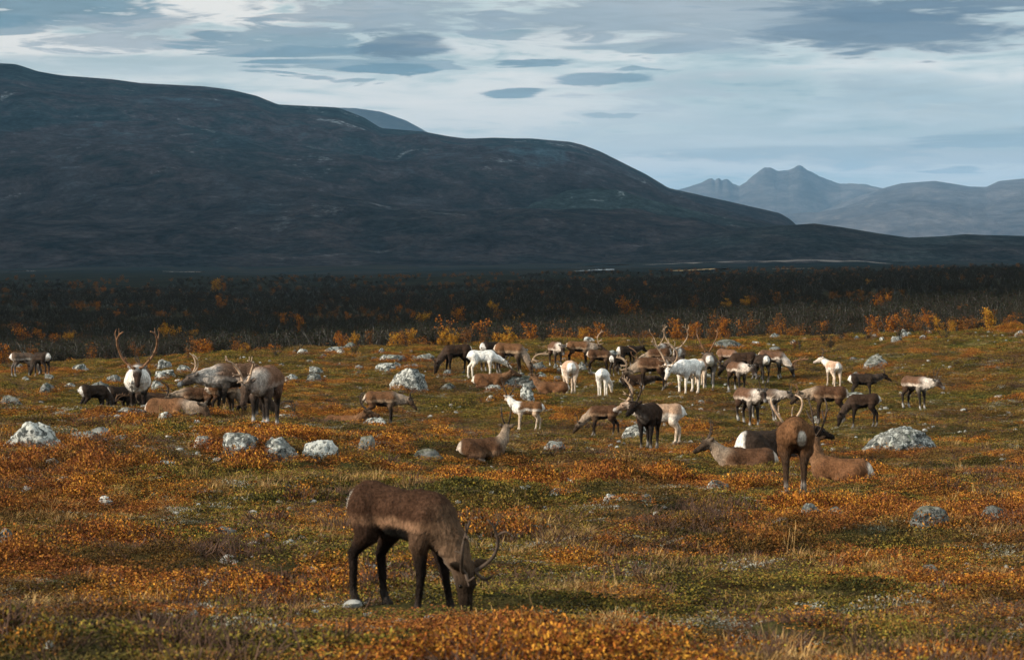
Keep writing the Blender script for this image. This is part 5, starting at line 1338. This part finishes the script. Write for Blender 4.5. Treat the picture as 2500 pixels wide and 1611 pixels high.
    scatter('stone_chips', hidden_collection('chip_kinds', chips), 5, np.stack([x, y, terrain(x, y) + .012], 1), rg.uniform(0, 6.28, n), sc3, rg.integers(0, 5, n), .2, 7)
    x, y = field(110, 13, 75, p=.8)
    put('dry_stalk_cover', [clump('stalk', 390 + i) for i in range(3)], x, y, .7, 1.2, 0, 5)
    # the scrub behind: bare birch as one mass
    bare = hidden_collection('scrub_kinds', [[]])
    objs = []
    for i, (tm, cm) in enumerate(BARE):
        a = bpy.data.objects.new('scrub_%02d_a' % i, tm); b = bpy.data.objects.new('scrub_%02d_b' % i, cm)
        n0 = len(tm.vertices); V = [v.co[:] for v in tm.vertices] + [v.co[:] for v in cm.vertices]
        Fc = [tuple(p.vertices) for p in tm.polygons] + [tuple(q + n0 for q in p.vertices) for p in cm.polygons]
        me = bpy.data.meshes.new('scrub'); me.from_pydata(V, [], Fc); me.materials.append(tm.materials[0]); me.materials.append(M_TWIG); me.materials.append(M_BUD)
        me.polygons.foreach_set('material_index', np.array([0] * len(tm.polygons) + [1 + p.material_index for p in cm.polygons], np.int32)); bare.objects.link(bpy.data.objects.new('scrub_%02d' % i, me))
    n = 30000; a = rg.uniform(-.26, .26, n); far = 1150 * np.exp(.55 * fbm(a * 26, a * 0 + 3.3, octv=4, seed=265)) * rg.uniform(.55, 1.25, n); d = 158 * (far / 158) ** (rg.uniform(0, 1, n) ** 1.05); x = d * np.tan(a) * 1.06; y = d
    k = fbm(x / 30, y / 60, octv=3, seed=260) + rg.normal(size=n) * .15 > -.35
    k &= ~((x / y > .11) & (y < 165))
    x, y, d = x[k], y[k], d[k]; n = len(x)
    s = rg.uniform(.45, 1.15, n) * (1 + .3 * sstep(d, 300, 1200)) * (1 + .5 * fbm(x / 22, y / 40, octv=3, seed=262)); w = s * (1 + .7 * sstep(d, 250, 1000)); s = s * (1 - .35 * sstep(d, 500, 1100))
    scatter('birch_scrub', bare, 6, np.stack([x, y, terrain(x, y) - .05], 1), rg.uniform(0, 6.28, n), np.stack([w, w, s], 1), rg.integers(0, 6, n), .06, 9)
    # rusty undergrowth in the scrub
    ug = [LEAFY[i]['r'][1] for i in range(4)]
    n = 4200; d = 140 * (1300 / 128) ** rg.uniform(0, 1, n); a = rg.uniform(-.26, .26, n); x = d * np.tan(a); y = d
    k = fbm(x / 14, y / 30, octv=3, seed=280) > .08; x, y, d = x[k], y[k], d[k]; n = len(x); s = rg.uniform(.5, .95, n) * (1 + .6 * sstep(d, 300, 1200))
    scatter('rusty_undergrowth', hidden_collection('undergrowth_kinds', ug), 4, np.stack([x, y, terrain(x, y) - .15], 1), rg.uniform(0, 6.28, n), np.stack([s * 1.4, s * 1.4, s * .85], 1), rg.integers(0, 4, n), .05, 10)


build_cover()

# ------------------------------------------------------------------ the air
def build_haze():
    lo, hi = (-60000, -46000, -60), (60000, 60000, 1650)
    v = [(x, y, z) for x in (lo[0], hi[0]) for y in (lo[1], hi[1]) for z in (lo[2], hi[2])]
    f = [(0, 1, 3, 2), (4, 6, 7, 5), (0, 4, 5, 1), (2, 3, 7, 6), (0, 2, 6, 4), (1, 5, 7, 3)]
    m, t = material('haze')
    p = t.n('ShaderNodeVolumePrincipled'); p.inputs['Color'].default_value = (.36, .63, .92, 1); p.inputs['Density'].default_value = 2.5e-5; p.inputs['Anisotropy'].default_value = .2
    t.n('ShaderNodeOutputMaterial', None, Volume=p.outputs[0])
    o = mesh_obj('haze', v, f, m, smooth=False); tag(o, kind='stuff')


build_haze()
